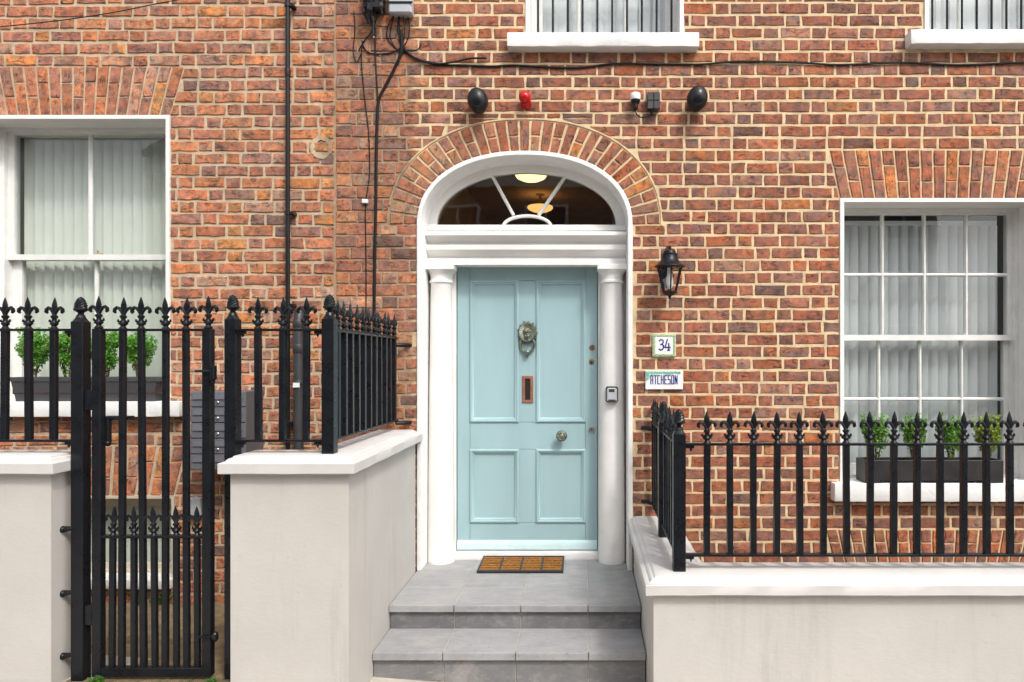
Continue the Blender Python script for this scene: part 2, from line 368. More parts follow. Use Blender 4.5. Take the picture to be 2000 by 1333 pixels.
def brick(mb, q, col, proud, seg=(3, 2), rough=0.0022, depth=0.012):
    # q: 4 corners (x, z): bottom-left, bottom-right, top-right, top-left
    pts = []
    for i in range(4):
        a, b = q[i], q[(i+1) % 4]; n = seg[i % 2]
        for k in range(n):
            t = k/n; pts.append([a[0]+(b[0]-a[0])*t, a[1]+(b[1]-a[1])*t])
    cx = sum(p[0] for p in pts)/len(pts); cz = sum(p[1] for p in pts)/len(pts)
    hw = max(abs(p[0]-cx) for p in pts); hh = max(abs(p[1]-cz) for p in pts); ins = 0.0035
    outer = []; inner = []
    for x, z in pts:
        x += rnd.uniform(-rough, rough); z += rnd.uniform(-rough, rough); outer.append((x, -proud+0.0035+rnd.uniform(-0.0008, 0.0008), z))
        k = rnd.uniform(0.7, 1.6)*ins
        inner.append((x-(x-cx)/max(hw, 0.02)*k, -proud-rnd.uniform(0, 0.0018), z-(z-cz)/max(hh, 0.02)*k))
    back = [(x, depth, z) for x, y, z in outer]
    mb.rings([back, outer, inner], cap0=False, col=col)

OCC = [(0, 560, 815, 1400), (350, 0, 520, 0), (1270, 780, 2100, 1400)]
def vis_area(q):
    xs = [p[0]*280.04+VX for p in q]; ys = [VY-(p[1]-EYE)*280.04 for p in q]
    x0, x1, y0, y1 = min(xs), max(xs), min(ys), max(ys)
    if x0 < 0 or x1 > 2000 or y0 < 0 or y1 > 1333: return 0
    for a, b, c, d in OCC:
        if x1 > a and x0 < c and y1 > b and y0 < d: return 0
    return (x1-x0)*(y1-y0)
def cut(pieces, h, gap=0.005):
    out = []
    for (zb, zt, lb, rb, lt, rt) in pieces:
        def lerp(z):
            t = (z-zb)/(zt-zb); return (lb+(lt-lb)*t, rb+(rt-rb)*t)
        if zt <= h.za or zb >= h.zb: out.append((zb, zt, lb, rb, lt, rt)); continue
        if min(lb, lt) > max(h.fr(max(zb, h.za)), h.fr(min(zt, h.zb))) or max(rb, rt) < min(h.fl(max(zb, h.za)), h.fl(min(zt, h.zb))):
            out.append((zb, zt, lb, rb, lt, rt)); continue
        za, zc = max(zb, h.za), min(zt, h.zb)
        if zb < h.za-0.014: a, b = lerp(h.za-gap); out.append((zb, h.za-gap, lb, rb, a, b))
        if zt > h.zb+0.014: a, b = lerp(h.zb+gap); out.append((h.zb+gap, zt, a, b, lt, rt))
        if zc-za < 0.012: continue
        if zb >= h.za-0.014: za = max(zb, za-0.0)
        (al, ar), (cl, cr) = lerp(za), lerp(zc)
        l = (za, zc, al, min(ar, h.fl(za)-gap), cl, min(cr, h.fl(zc)-gap)); r = (za, zc, max(al, h.fr(za)+gap), ar, max(cl, h.fr(zc)+gap), cr)
        for p in (l, r):
            w0, w1 = p[3]-p[2], p[5]-p[4]
            if w0+w1 > 0.032 and max(w0, w1) > 0.018:
                p = list(p)
                if w0 < 0.006: p[3] = p[2]+0.006
                if w1 < 0.006: p[5] = p[4]+0.006
                out.append(tuple(p))
    return out
def courses(zj, pitch, z0, z1):
    k = math.floor((z0-zj)/pitch); z = zj+k*pitch
    while z < z1: yield k, z; k += 1; z += pitch
def lay(x0f, x1f, z0, z1, zj, pitch, holes, gapf, palf, shift):
    out = []; wv = 1.0 if shift > 0.1 else 0.35
    for k, z in courses(zj, pitch, z0, z1):
        x0, x1 = x0f(k), x1f(k); wob = rnd.uniform(-0.012, 0.012)
        per = 0.332; x = x0-per+((k % 2)*per/2+shift-x0) % per+wob; s = 0; drift = 0
        while x < x1:
            L = (0.2215 if s == 0 else 0.1105)
            if rnd.random() < 0.05: L *= rnd.uniform(0.75, 1.15)
            a, b = max(x, x0), min(x+L, x1); g = gapf((a+b)/2, z)
            if b-a > 0.035:
                j = lambda: rnd.uniform(-0.0018, 0.0018); zw = wv*(0.004*math.sin(a*1.7+k*0.35)+0.0025*math.sin(a*5.1+k*1.9))
                ps = [(z+zw+g/2+j(), z+zw+pitch-g/2+j(), a+g/2+j(), b-g/2+j(), a+g/2+j(), b-g/2+j())]
                for h in holes: ps = cut(ps, h)
                for p in ps:
                    if p[1]-p[0] > 0.014: out.append((((p[2], p[0]), (p[3], p[0]), (p[5], p[1]), (p[4], p[1])), pick(palf((a+b)/2, z)), (a+b)/2, z))
            x += L; s = 1-s
    return out
def mortar_sheet(x0, x1, z0, z1, holes, fine=()):
    zs = {z0, z1}
    for h in holes: zs |= {h.za, h.zb}
    for a, b, n in fine: zs |= {a+(b-a)*(i/n)**0.6 for i in range(n+1)} if False else {b-(b-a)*(1-i/n)**2 for i in range(n+1)}
    zs = sorted(z for z in zs if z0 <= z <= z1); mb = MB(); e = 1e-5
    for za, zb in zip(zs, zs[1:]):
        if zb-za < 1e-6: continue
        zm = (za+zb)/2; cuts = sorted([h for h in holes if h.za < zm < h.zb], key=lambda h: h.fl(zm))
        xa, xt = x0, x0
        for h in cuts+[None]:
            ba, bt = (h.fl(za+e), h.fl(zb-e)) if h else (x1, x1)
            mb.add([(xa, 0, za), (ba, 0, za), (bt, 0, zb), (xt, 0, zb)], [(0,1,2,3)])
            if h: xa, xt = h.fr(za+e), h.fr(zb-e)
    return mb
def make_wall(house, x0, x1, x0f, x1f, z0, z1, opens, brick_holes, fine, zj, gapf, palf, shift, mat, proudf, rough=0.0022):
    wall = obj('wall', mortar_sheet(x0, x1, z0, z1, opens, fine), 'mortar', house, False)
    bs = lay(x0f, x1f, z0, z1, zj, 0.0854, brick_holes, gapf, palf, shift)
    bs.sort(key=lambda b: -vis_area(b[0])); rest = MB()
    for i, (q, col, xm, z) in enumerate(bs):
        if i < 300 and vis_area(q) > 0:
            mb = MB(); brick(mb, q, col, proudf(xm)+rnd.uniform(0, 0.003), rough=rough); obj('brick', mb, mat, wall)
        else: brick(rest, q, col, proudf(xm)+rnd.uniform(0, 0.003), rough=rough)
    kind(obj('brickwork', rest, mat, wall), 'stuff')
    return wall
PAL_RA = [((c[0]*1.14, c[1]*1.13, c[2]*1.05), w) for c, w in PAL_R if c[0] > .25]
def soldier_arch(house, h, n, mat, pal, gap=0.010):
    a = part('window_arch', house, ((h.fl(h.za)+h.fr(h.za))/2, 0, h.za))
    for i in range(n):
        def corner(t, z):
            l, r = h.fl(z), h.fr(z); return (l+(r-l)*t, z)
        t0, t1 = i/n, (i+1)/n; w = (h.fr(h.za)-h.fl(h.za)); g = gap/2/w; t0 += g; t1 -= g
        hh = h.zb-h.za; sp = 0.36 if i % 2 else 0.66; sp += rnd.uniform(-0.02, 0.02)
        zs = [(h.za+0.002, h.za+hh*sp-0.005), (h.za+hh*sp+0.005, h.zb-0.006)]
        for za, zb in zs:
            mb = MB(); brick(mb, (corner(t0, za), corner(t1, za), corner(t1, zb), corner(t0, zb)), pick(pal), 0.005+rnd.uniform(0, 0.003), (2, 3)); obj('arch_brick', mb, mat, a)
    return a

# ------------------------------------------------------------------ the two houses
HX = PX(655)
tooth = lambda k: HX+0.004*math.sin(k*12.9)
right_house = thing('brick_house', 'red brick house with pale blue panelled door under a white arched fanlight', 'house', (0.7, 0, 0))
left_house = thing('brick_house', 'orange brick house with a two-pane sash window above grey mailboxes and iron gate', 'house', (-3.5, 0, 0))
r_open = [door_open, door_arch_open, o_rect(RW), o_rect(UC), o_rect(UR)]
r_holes = [door_open, door_arch_ring, o_rect(RW), RWA, RBA, o_rect(UC), UCA, o_rect(UR), URA]
make_wall(right_house, HX, 4.4, lambda k: HX-0.001+0.006*abs(math.sin(k*12.9)), lambda k: 4.4, -0.62, 6.05, r_open, r_holes, [(AS, AS+HI, 26)], PZ(29.5),
          lambda x, z: 0.0095 if x < -1.2 else 0.0163, lambda x, z: PAL_M if x < -1.1 else PAL_R, 0.03, 'brick_right', lambda x: 0.004 if x < -1.2 else 0.002, 0.0027)
l_open = [o_rect(LW), rect(*BW)]; l_holes = [o_rect(LW), LWA, rect(*BW), BWA]
make_wall(left_house, -5.4, HX, lambda k: -5.4, lambda k: HX+0.004-0.008*abs(math.sin(k*7.3)), 0.0, 6.05, l_open, l_holes, [], PZ(11),
          lambda x, z: 0.018, lambda x, z: PAL_L, 0.11, 'brick_left', lambda x: 0.0045, 0.0036)
soldier_arch(right_house, RWA, 17, 'brick_right_arch', PAL_RA, 0.013); soldier_arch(right_house, RBA, 18, 'brick_right_arch', PAL_RA, 0.013)
soldier_arch(right_house, UCA, 14, 'brick_right_arch', PAL_RA, 0.013); soldier_arch(right_house, URA, 14, 'brick_right_arch', PAL_RA, 0.013)
soldier_arch(left_house, LWA, 18, 'brick_left_arch', PAL_L, 0.014); soldier_arch(left_house, BWA, 15, 'brick_left_arch', PAL_L, 0.022)
# door arch of radial bricks
da = part('door_arch', right_house, (AX, 0, AS))
N = 400; mids = []
for i in range(N+1):
    th = math.pi*i/N; a, b = arc(th, AI, HI), arc(th, AO-0.008, HO-0.008); mids.append(((a[0]+b[0])/2, (a[1]+b[1])/2))
cum = [0]
for a, b in zip(mids, mids[1:]): cum.append(cum[-1]+math.hypot(a[0]-b[0], a[1]-b[1]))
def th_at(s):
    for i in range(N):
        if cum[i+1] >= s: return math.pi*(i+(s-cum[i])/max(1e-9, cum[i+1]-cum[i]))/N
    return math.pi
NV = 31; tot = cum[-1]; gp = 0.0082
def ringpt(th, f):
    a, b = arc(th, AI+0.004, HI+0.004), arc(th, AO-0.017, HO-0.017); return (a[0]+(b[0]-a[0])*f, a[1]+(b[1]-a[1])*f)
for i in range(NV):
    t0, t1 = th_at(tot*i/NV+gp), th_at(tot*(i+1)/NV-gp)
    fs = [(0.0, 1.0)] if i % 2 else [(0.0, 0.47), (0.53, 1.0)]
    for f0, f1 in fs:
        mb = MB(); brick(mb, (ringpt(t1, f0), ringpt(t0, f0), ringpt(t0, f1), ringpt(t1, f1)), pick(PAL_M if i < 9 else PAL_RA), 0.005+rnd.uniform(0, 0.003), (2, 3))
        obj('arch_brick', mb, 'brick_right_arch', da)
# mortar rib that edges the arch, and house bodies behind the facade
mb = MB(); mb.tube([(arc(math.pi*i/60, AO-0.003, HO-0.003)[0], 0.0, arc(math.pi*i/60, AO-0.003, HO-0.003)[1]) for i in range(3, 61)], 0.0085, 5); obj('mortar_rib', mb, 'mortar', da)
def shell(house, x0, x1, z0, z1):
    mb = MB(); y0, y1 = 0.02, 8.0
    mb.add([(x0,y0,z0),(x1,y0,z0),(x1,y1,z0),(x0,y1,z0),(x0,y0,z1),(x1,y0,z1),(x1,y1,z1),(x0,y1,z1)], [(3,2,1,0),(4,5,6,7),(1,2,6,5),(2,3,7,6),(3,0,4,7)])
    obj('house_body', mb, 'opposite_brick', house, False)
shell(right_house, HX+0.004, 4.4, -0.62, 6.05); shell(left_house, -5.4, HX-0.004, -0.3, 6.05)
mb = MB(); ro = []; ri = []
for i in range(26):
    a = 2*math.pi*i/26; q_ = 0.078+rnd.uniform(-.007, .005); p_ = 0.050+rnd.uniform(-.008, .008); ro.append((PX(628)+q_*math.cos(a), PZ(289)+q_*math.sin(a))); ri.append((PX(628)+p_*math.cos(a), PZ(289)+p_*math.sin(a)))
mb.rings([[(x, .004, z) for x, z in ro], [(x, -.008, z) for x, z in ro], [(x, -.009, z) for x, z in ri], [(x, .004, z) for x, z in ri]], False, False); obj('mortar_patch', mb, 'mortar', left_house)

# ------------------------------------------------------------------ windows
def rough_box(x0, x1, y0, y1, z0, z1, jit, cuts):
    bm = bmesh.new(); bmesh.ops.create_cube(bm, size=1.0)
    for v in bm.verts: v.co = Vector(((x0+x1)/2+v.co.x*(x1-x0), (y0+y1)/2+v.co.y*(y1-y0), (z0+z1)/2+v.co.z*(z1-z0)))
    bmesh.ops.bevel(bm, geom=list(bm.edges), offset=0.009, segments=2, affect='EDGES', profile=0.6)
    ed = [e for e in bm.edges if abs(e.verts[0].co.x-e.verts[1].co.x) > 0.3]
    bmesh.ops.subdivide_edges(bm, edges=ed, cuts=cuts, use_grid_fill=True)
    for v in bm.verts: v.co += Vector((0, rnd.uniform(-jit, jit), rnd.uniform(-jit, jit)))
    mb = MB(); bm.verts.ensure_lookup_table(); mb.add([tuple(v.co) for v in bm.verts], [tuple(v.index for v in f.verts) for f in bm.faces]); bm.free(); return mb
def reveal(w, depth, mat, parent, s=ST):
    x0, x1, z0, z1 = w; p = 0.012; mb = MB()
    # profile from the outer edge of the strip round to the depth of the frame: (offset outwards, y)
    prof = [(s, 0.0), (s, -p), (0.0, -p), (-0.001, depth)]
    rs = []
    for o, y in prof:
        j = 0
        rs.append([(x0-o, y, z0-0.1), (x0-o, y, z1+o), (x1+o, y, z1+o), (x1+o, y, z0-0.1)])
    mb.rings(rs, False, False, closed=False); return obj('plaster_reveal', mb, mat, parent)
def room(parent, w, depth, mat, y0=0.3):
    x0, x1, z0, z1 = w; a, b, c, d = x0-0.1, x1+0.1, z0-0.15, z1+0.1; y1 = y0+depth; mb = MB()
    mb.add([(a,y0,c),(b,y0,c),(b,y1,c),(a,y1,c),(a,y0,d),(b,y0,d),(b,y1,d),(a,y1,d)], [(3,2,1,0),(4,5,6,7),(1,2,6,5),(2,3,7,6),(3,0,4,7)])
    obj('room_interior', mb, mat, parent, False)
def frame_mb(x0, x1, z0, z1, l, r, b, t, y0, y1):
    mb = MB()
    mb.box(x0, x0+l, y0, y1, z0, z1); mb.box(x1-r, x1, y0, y1, z0, z1)
    mb.box(x0+l, x1-r, y0+0.001, y1-0.001, z0, z0+b); mb.box(x0+l, x1-r, y0+0.001, y1-0.001, z1-t, z1); return mb
def sash(win, nm, x0, x1, z0, z1, b, t, y, cols, rows, st=0.04, bar=0.024, mat='sash_paint'):
    obj(nm, frame_mb(x0, x1, z0, z1, st, st, b, t, y, y+0.04), mat, win)
    gx0, gx1, gz0, gz1 = x0+st, x1-st, z0+b, z1-t
    xs = [gx0]+list(cols)+[gx1]; zs = [gz0]+list(rows)+[gz1]
    def wob_bar(p0, p1, vertical):
        n = 9; rs = []
        for i in range(n+1):
            t_ = i/n; x = p0[0]+(p1[0]-p0[0])*t_; z = p0[1]+(p1[1]-p0[1])*t_; hw = bar/2+rnd.uniform(-0.0012, 0.0012); o = rnd.uniform(-0.0008, 0.0008)
            if vertical: rs.append([(x-hw+o, y+0.03, z), (x-hw+o, y+0.012, z), (x-hw*0.4, y+0.002, z), (x+hw*0.4, y+0.002, z), (x+hw+o, y+0.012, z), (x+hw+o, y+0.03, z)])
            else: rs.append([(x, y+0.029, z-hw+o), (x, y+0.013, z-hw+o), (x, y+0.004, z-hw*0.4), (x, y+0.004, z+hw*0.4), (x, y+0.013, z+hw+o), (x, y+0.029, z+hw+o)])
        m = MB(); m.rings(rs); return m
    for c in cols: obj('glazing_bar', wob_bar((c, gz0), (c, gz1), True), mat, win)
    for r_ in rows: obj('glazing_bar', wob_bar((gx0, r_), (gx1, r_), False), mat, win)
    for i in range(len(xs)-1):
        for k in range(len(zs)-1):
            tl = rnd.uniform(-0.002, 0.002); m = MB()
            m.box(xs[i]-0.004, xs[i+1]+0.004, y+0.018, y+0.022, zs[k]-0.004, zs[k+1]+0.004); m.v = [(v[0], v[1]+tl*(1 if v[0] > (xs[i]+xs[i+1])/2 else -1), v[2]) for v in m.v]
            obj('pane', m, 'glass', win, False)
def sill(win, x0, x1, zt, h, proj, depth=0.19, jit=0.0016):
    obj('sill', rough_box(x0, x1, -proj, depth, zt-h, zt, jit, 22), 'white_masonry', win)
def window(house, w, dep=0.17, mat='white_paint', s=ST, fm='sash_paint'):
    win = obj('window', frame_mb(w[0], w[1], w[2], w[3], 0.03, 0.03, 0.02, 0.028, dep, dep+0.14), fm, house)
    reveal(w, dep+0.02, mat, win, s); return win
# right-hand ground-floor window: sixteen panes
win = window(right_house, RW)
x0, x1 = RW[0]+0.026, RW[1]-0.026; zt, zm = RW[3]-0.014, PZ(660, .21)
sash(win, 'upper_sash', x0, x1, zm-0.02, zt, 0.04, 0.03, 0.20, [PX(p, .205) for p in (1724, 1806, 1888)], [PZ(537, .205)])
sash(win, 'lower_sash', x0, x1, RW[2]+0.01, zm+0.016, 0.08, 0.034, 0.245, [PX(p, .25) for p in (1717, 1797.5, 1879)], [PZ(780, .25)])
sill(win, PX(1630, -.08), 3.28, RW[2], 0.125, 0.085); room(win, RW, 2.2, 'room_dark', 0.33)
# left-hand ground-floor window: four panes
win = window(left_house, LW)
x0, x1 = LW[0]+0.026, LW[1]-0.026; zt, zm = LW[3]-0.006, PZ(503, .21)
sash(win, 'upper_sash', x0, x1, zm-0.02, zt, 0.04, 0.034, 0.20, [PX(175, .205)], [], st=0.05, bar=0.03)
sash(win, 'lower_sash', x0, x1, LW[2]+0.01, zm+0.016, 0.09, 0.034, 0.245, [PX(187, .25)], [], st=0.07, bar=0.028)
m = MB(); m.lathe(PX(194, .24), .225, [(0.014, 0), (0.012, 0.006), (0.005, 0.010), (0.006, 0.022), (0.002, 0.036)], 10, cz=zm+0.021); m.box(PX(194, .24), PX(194, .24)+0.035, .218, .232, zm+0.021, zm+0.03)
obj('sash_catch', m, 'brass', win)
sill(win, -4.36, PX(351, -.08), LW[2], 0.105, 0.085); room(win, LW, 2.2, 'room_dark', 0.33)
# low window behind the gate
win = window(left_house, (BW[0]+0.02, BW[1]-0.02, BW[2], BW[3]-0.02), 0.10, 'beige_paint', 0.02, 'beige_paint')
sash(win, 'sash', BW[0]+0.045, BW[1]-0.045, BW[2]+0.01, BW[3]-0.04, 0.05, 0.06, 0.13, [-3.52], [], st=0.05, mat='beige_paint')
sill(win, BW[0]-0.03, BW[1]+0.0, BW[2], 0.065, 0.06, 0.12); room(win, BW, 1.5, 'room_dark', 0.26)
# upper windows
for w, cols, sx in ((UC, (1130, 1222), (PX(990, -.09), PX(1366, -.09))), (UR, (1875, 1963), (2.24, 3.58))):
    win = window(right_house, w)
    sash(win, 'lower_sash', w[0]+0.026, w[1]-0.026, w[2]+0.01, w[2]+0.80, 0.07, 0.04, 0.22, [PX(c, .23) for c in cols], [w[2]+0.42], st=0.05, bar=0.03)
    sash(win, 'upper_sash', w[0]+0.026, w[1]-0.026, w[2]+0.77, w[3]-0.01, 0.04, 0.04, 0.18, [PX(c, .19) for c in cols], [w[2]+1.15], st=0.05, bar=0.03)
    sill(win, sx[0], sx[1], w[2], 0.098, 0.09, 0.19, 0.002); room(win, w, 2.2, 'room_dark', 0.33)

# vertical blinds behind the glass
def blind(label, xs0, xs1, z0, z1, pitch, wid, ang, y, mat, grp):
    b = thing('vertical_blind', label, 'blind', ((xs0+xs1)/2, y, z0)); m = MB(); m.box(xs0-0.03, xs1+0.03, y-0.02, y+0.02, z1, z1+0.035); obj('head_rail', m, mat, b)
    n = round((xs1-xs0)/pitch); pitch = (xs1-xs0)/n
    for i in range(n+1):
        x = xs0+i*pitch+rnd.uniform(-.003, .003); a = R(ang+rnd.uniform(-3, 3)); c, s = math.cos(a)*wid/2, math.sin(a)*wid/2; m = MB(); k = 0.002
        pr = [(x-c, y-s), (x-c*.4+k*math.sin(a), y-s*.4-k), (x+c*.4+k*math.sin(a), y+s*.4-k), (x+c, y+s)]
        m.rings([[(px, py, z0) for px, py in pr]+[(px, py+.0012, z0) for px, py in reversed(pr)], [(px, py, z1) for px, py in pr]+[(px, py+.0012, z1) for px, py in reversed(pr)]])
        obj('slat', m, mat, b)
blind('closed pale green vertical blind in the two-pane window over the grey planter', PX(60, .33), LW[1]+0.03, LW[2]+0.03, LW[3]-0.02, 0.073, 0.089, 30, 0.345, 'blind_green', None)
blind('grey vertical blind in the many-paned window over the black planter', RW[0]+0.05, PX(1937, .34), RW[2]+0.03, RW[3]-0.095, 0.0745, 0.089, -36, 0.355, 'blind_grey', None)
blind('pale green vertical blind in the low window behind the gate', BW[0]+0.1, BW[1]-0.06, BW[2]+0.03, BW[3]-0.07, 0.08, 0.089, 6, 0.22, 'blind_green', None)
blind('white vertical blind behind the barred window above the arched door', UC[0]+0.05, UC[1]-0.05, UC[2]+0.05, UC[3]-0.1, 0.0835, 0.089, -10, 0.345, 'blind_grey', None)
blind('white vertical blind behind the barred window above the many-paned window', UR[0]+0.05, UR[1]-0.05, UR[2]+0.05, UR[3]-0.1, 0.0835, 0.089, -10, 0.345, 'blind_grey', None)
# iron guards in the upper windows
for w, lab in ((UC, 'black iron window guard above the arched doorway'), (UR, 'black iron window guard above the many-paned window')):
    g = thing('window_guard', lab, 'window guard', ((w[0]+w[1])/2, 0.05, w[2]))
    for zz in (w[2]+0.012, w[2]+0.75):
        m = MB(); m.box(w[0], w[1], 0.04, 0.06, zz, zz+0.022); obj('rail', m, 'black_iron', g)
    x = w[0]+0.055
    while x < w[1]-0.03:
        m = MB(); m.tube([(x, .05, w[2]+0.03), (x, .05, w[2]+0.76)], 0.008, 8); obj('bar', m, 'black_iron', g); x += 0.1045

# ------------------------------------------------------------------ doorcase
LZ = 0.295                                              # landing level
dc = part('doorcase', right_house, (AX, 0, LZ))
def dpath(a, h, base):
    p = [(AX-a, base), (AX-a, AS*0.5), (AX-a, AS-0.001)]+[arc(math.pi*i/56, a, h) for i in range(57)][1:-1]
    return p+[(AX+a, AS-0.001), (AX+a, AS*0.5), (AX+a, base)]
mb = MB(); rs = []
for d, y in ((0.0, 0.003), (0.0, -0.014), (0.004, -0.018), (0.028, -0.018), (0.032, -0.012), (0.033, 0.27)):
    rs.append([(x+rnd.uniform(-.0012, .0012), y, z) for x, z in dpath(AI-d, HI-d, LZ)])
mb.rings(rs, False, False, closed=False); obj('surround', mb, 'white_masonry', dc)
AB = AI-0.033; HB = HI-0.033
FC, FA, FZ0, FH = (PX(853, .22)+PX(1203, .22))/2, (PX(1203, .22)-PX(853, .22))/2, PZ(443, .22), PZ(338, .22)-PZ(443, .22)
def fan_plate(y0, y1):
    n = 48; outer = [arc(math.pi*i/n, AB+0.004, HB+0.004) for i in range(n+1)]
    inner = [(FC-FA*math.cos(math.pi*i/n), FZ0+FH*math.sin(math.pi*i/n)**0.92) for i in range(n+1)]
    mb = MB()
    inner2 = [(FC+(x-FC)*1.03, FZ0+(z-FZ0)*1.05) for x, z in inner]
    mb.rings([[(x, y1, z) for x, z in outer], [(x, y0, z) for x, z in outer], [(x, y0, z) for x, z in inner2], [(x, y0+0.014, z) for x, z in inner], [(x, y1, z) for x, z in inner]], False, False, closed=False)
    return mb
obj('fanlight_frame', fan_plate(0.205, 0.26), 'white_paint', dc)
mb = MB(); mb.box(AX-AB, AX+AB, 0.16, 0.262, PZ(452, .18), FZ0+0.002, 0.004); obj('fanlight_sill', mb, 'white_paint', dc)
def fan_in(x, z): return ((x-FC)/FA)**2+((z-FZ0)/FH)**2 <= 1
# three panes of the fanlight (spokes split them) and the bars
sp = [((PX(1003, .22), PZ(421, .22)), (PX(962, .22), PZ(345, .22))), ((PX(1052, .22), PZ(421, .22)), (PX(1102, .22), PZ(348, .22)))]
angs = [math.acos(max(-1, min(1, (FC-p[1][0])/FA))) for p in sp]
hub = (FC+0.005, FZ0)
for a0, a1 in ((0, angs[0]), (angs[0], angs[1]), (angs[1], math.pi)):
    pts = [hub]+[(FC-(FA+.004)*math.cos(a0+(a1-a0)*i/14), FZ0+(FH+.004)*math.sin(a0+(a1-a0)*i/14)**0.92) for i in range(15)]
    m = MB(); m.rings([[(x, 0.236, z) for x, z in pts], [(x, 0.240, z) for x, z in pts]]); obj('fanlight_pane', m, 'glass', dc, False)
def flatbar(pts, w, y0, y1):
    m = MB(); rs = []
    for i, p in enumerate(pts):
        a, b = pts[max(0, i-1)], pts[min(len(pts)-1, i+1)]; d = Vector((b[0]-a[0], b[1]-a[1])).normalized(); n = Vector((-d.y, d.x))*w/2
        rs.append([(p[0]-n.x, y1, p[1]-n.y), (p[0]-n.x, y0+.006, p[1]-n.y), (p[0]-n.x*.4, y0, p[1]-n.y*.4), (p[0]+n.x*.4, y0, p[1]+n.y*.4), (p[0]+n.x, y0+.006, p[1]+n.y), (p[0]+n.x, y1, p[1]+n.y)])
    return m.rings(rs)
for a, b in sp: obj('fanlight_bar', flatbar([a, (b[0]+(b[0]-a[0])*.06, b[1]+(b[1]-a[1])*.06)], 0.024, 0.212, 0.235), 'white_paint', dc)
hx, hw_ = PX(1029.5, .22), (PX(1076, .22)-PX(983, .22))/2
obj('fanlight_bar', flatbar([(hx-hw_*math.cos(math.pi*i/18), FZ0+0.078*math.sin(math.pi*i/18)) for i in range(19)], 0.022, 0.211, 0.235), 'white_paint', dc)
# entablature
prof = [(0.262, PZ(453, .18)), (0.09, PZ(453, .10)), (0.085, PZ(455, .10)), (0.085, PZ(460, .09)), (0.10, PZ(462, .10))]
for i in range(7):
    t = i/6; prof.append((0.105+0.05*math.sin(t*math.pi/2), PZ(463, .10)+(PZ(477, .15)-PZ(463, .10))*t))
prof += [(0.135, PZ(478, .14)), (0.125, PZ(480, .13)), (0.125, PZ(488, .13))]
for i in range(7):
    t = i/6; prof.append((0.135+0.05*math.sin(t*math.pi/2), PZ(490, .135)+(PZ(504, .18)-PZ(490, .135))*t))
prof += [(0.165, PZ(506, .17)), (0.155, PZ(508, .16)), (0.155, PZ(518, .16)), (0.29, PZ(518, .16))]
mb = MB(); mb.extrude_x(prof, AX-AB+0.001, AX+AB-0.001); obj('entablature', mb, 'white_paint', dc)
ztop = PZ(518, .16)
def column(px):
    x, y = PX(px, .2), 0.20; c = part('column', dc, (x, y, LZ)) if False else None
    m = MB(); H = ztop-LZ; prof = [(0.097, 0), (0.098, 0.02)]
    for i in range(11):
        t = i/10; prof.append((0.0965-0.021*t**1.4, 0.03+(H-0.135-0.03)*t))
    prof += [(0.078, H-0.130), (0.086, H-0.126), (0.086, H-0.114), (0.078, H-0.110), (0.077, H-0.085), (0.085, H-0.06), (0.100, H-0.045), (0.101, H-0.04)]
    m.lathe(x, y, prof, 32, cz=LZ); m.box(x-0.107, x+0.107, y-0.105, y+0.06, LZ+H-0.040, LZ+H-0.001, 0.004)
    obj('column', m, 'white_paint', dc)
column(862); column(1195)
DX0, DX1, DZ0, DZ1, DY = PX(892, .3), PX(1168, .3), PZ(1073, .3), PZ(521, .3), 0.30
for a, b in ((AX-AB+.001, DX0), (DX1, AX+AB-.001)):
    m = MB(); m.box(a, b, 0.262, 0.33, LZ, ztop); obj('jamb', m, 'white_paint', dc, False)
m = MB(); m.box(DX0+.001, DX1-.001, 0.262, 0.36, DZ1, ztop+0.05); obj('head', m, 'white_paint', dc, False)
obj('threshold', rough_box(DX0-0.02, DX1+0.02, 0.235, 0.38, LZ-0.02, DZ0-0.006, 0.001, 8), 'white_masonry', dc)

# the hall behind
m = MB(); a, b, c, d, y0, y1 = -1.5, 0.75, 0.2, 3.98, 0.4, 7.5
m.add([(a,y0,c),(b,y0,c),(b,y1,c),(a,y1,c),(a,y0,d),(b,y0,d),(b,y1,d),(a,y1,d)], [(3,2,1,0),(4,5,6,7),(1,2,6,5),(2,3,7,6),(3,0,4,7)]); obj('hall_interior', m, 'hall_brown', dc, False)
for Y, py, px, mt, lab in ((2.77, 346, 1037, 'lamp_glow', 'glowing round ceiling lamp seen through the fanlight, close behind the glass'), (4.34, 408, 1055, 'lamp_glow_dim', 'dimmer amber ceiling lamp deeper in the hall seen through the fanlight')):
    x, z = PX(px, Y), PZ(py, Y); m = MB(); m.lathe(x, Y, [(0.03, -0.05), (0.10, -0.038), (0.155, -0.012), (0.172, 0.012), (0.165, 0.03), (0.12, 0.04)], 28, cz=z)
    l = tag(obj('ceiling_lamp', m, mt), lab, 'ceiling lamp', 'hall ceiling lamps'); m = MB(); m.lathe(x, Y, [(0.02, 0.038), (0.02, 3.979-z-.012), (0.06, 3.979-z-.01), (0.06, 3.979-z)], 12, cz=z); obj('stem', m, 'brass', l)

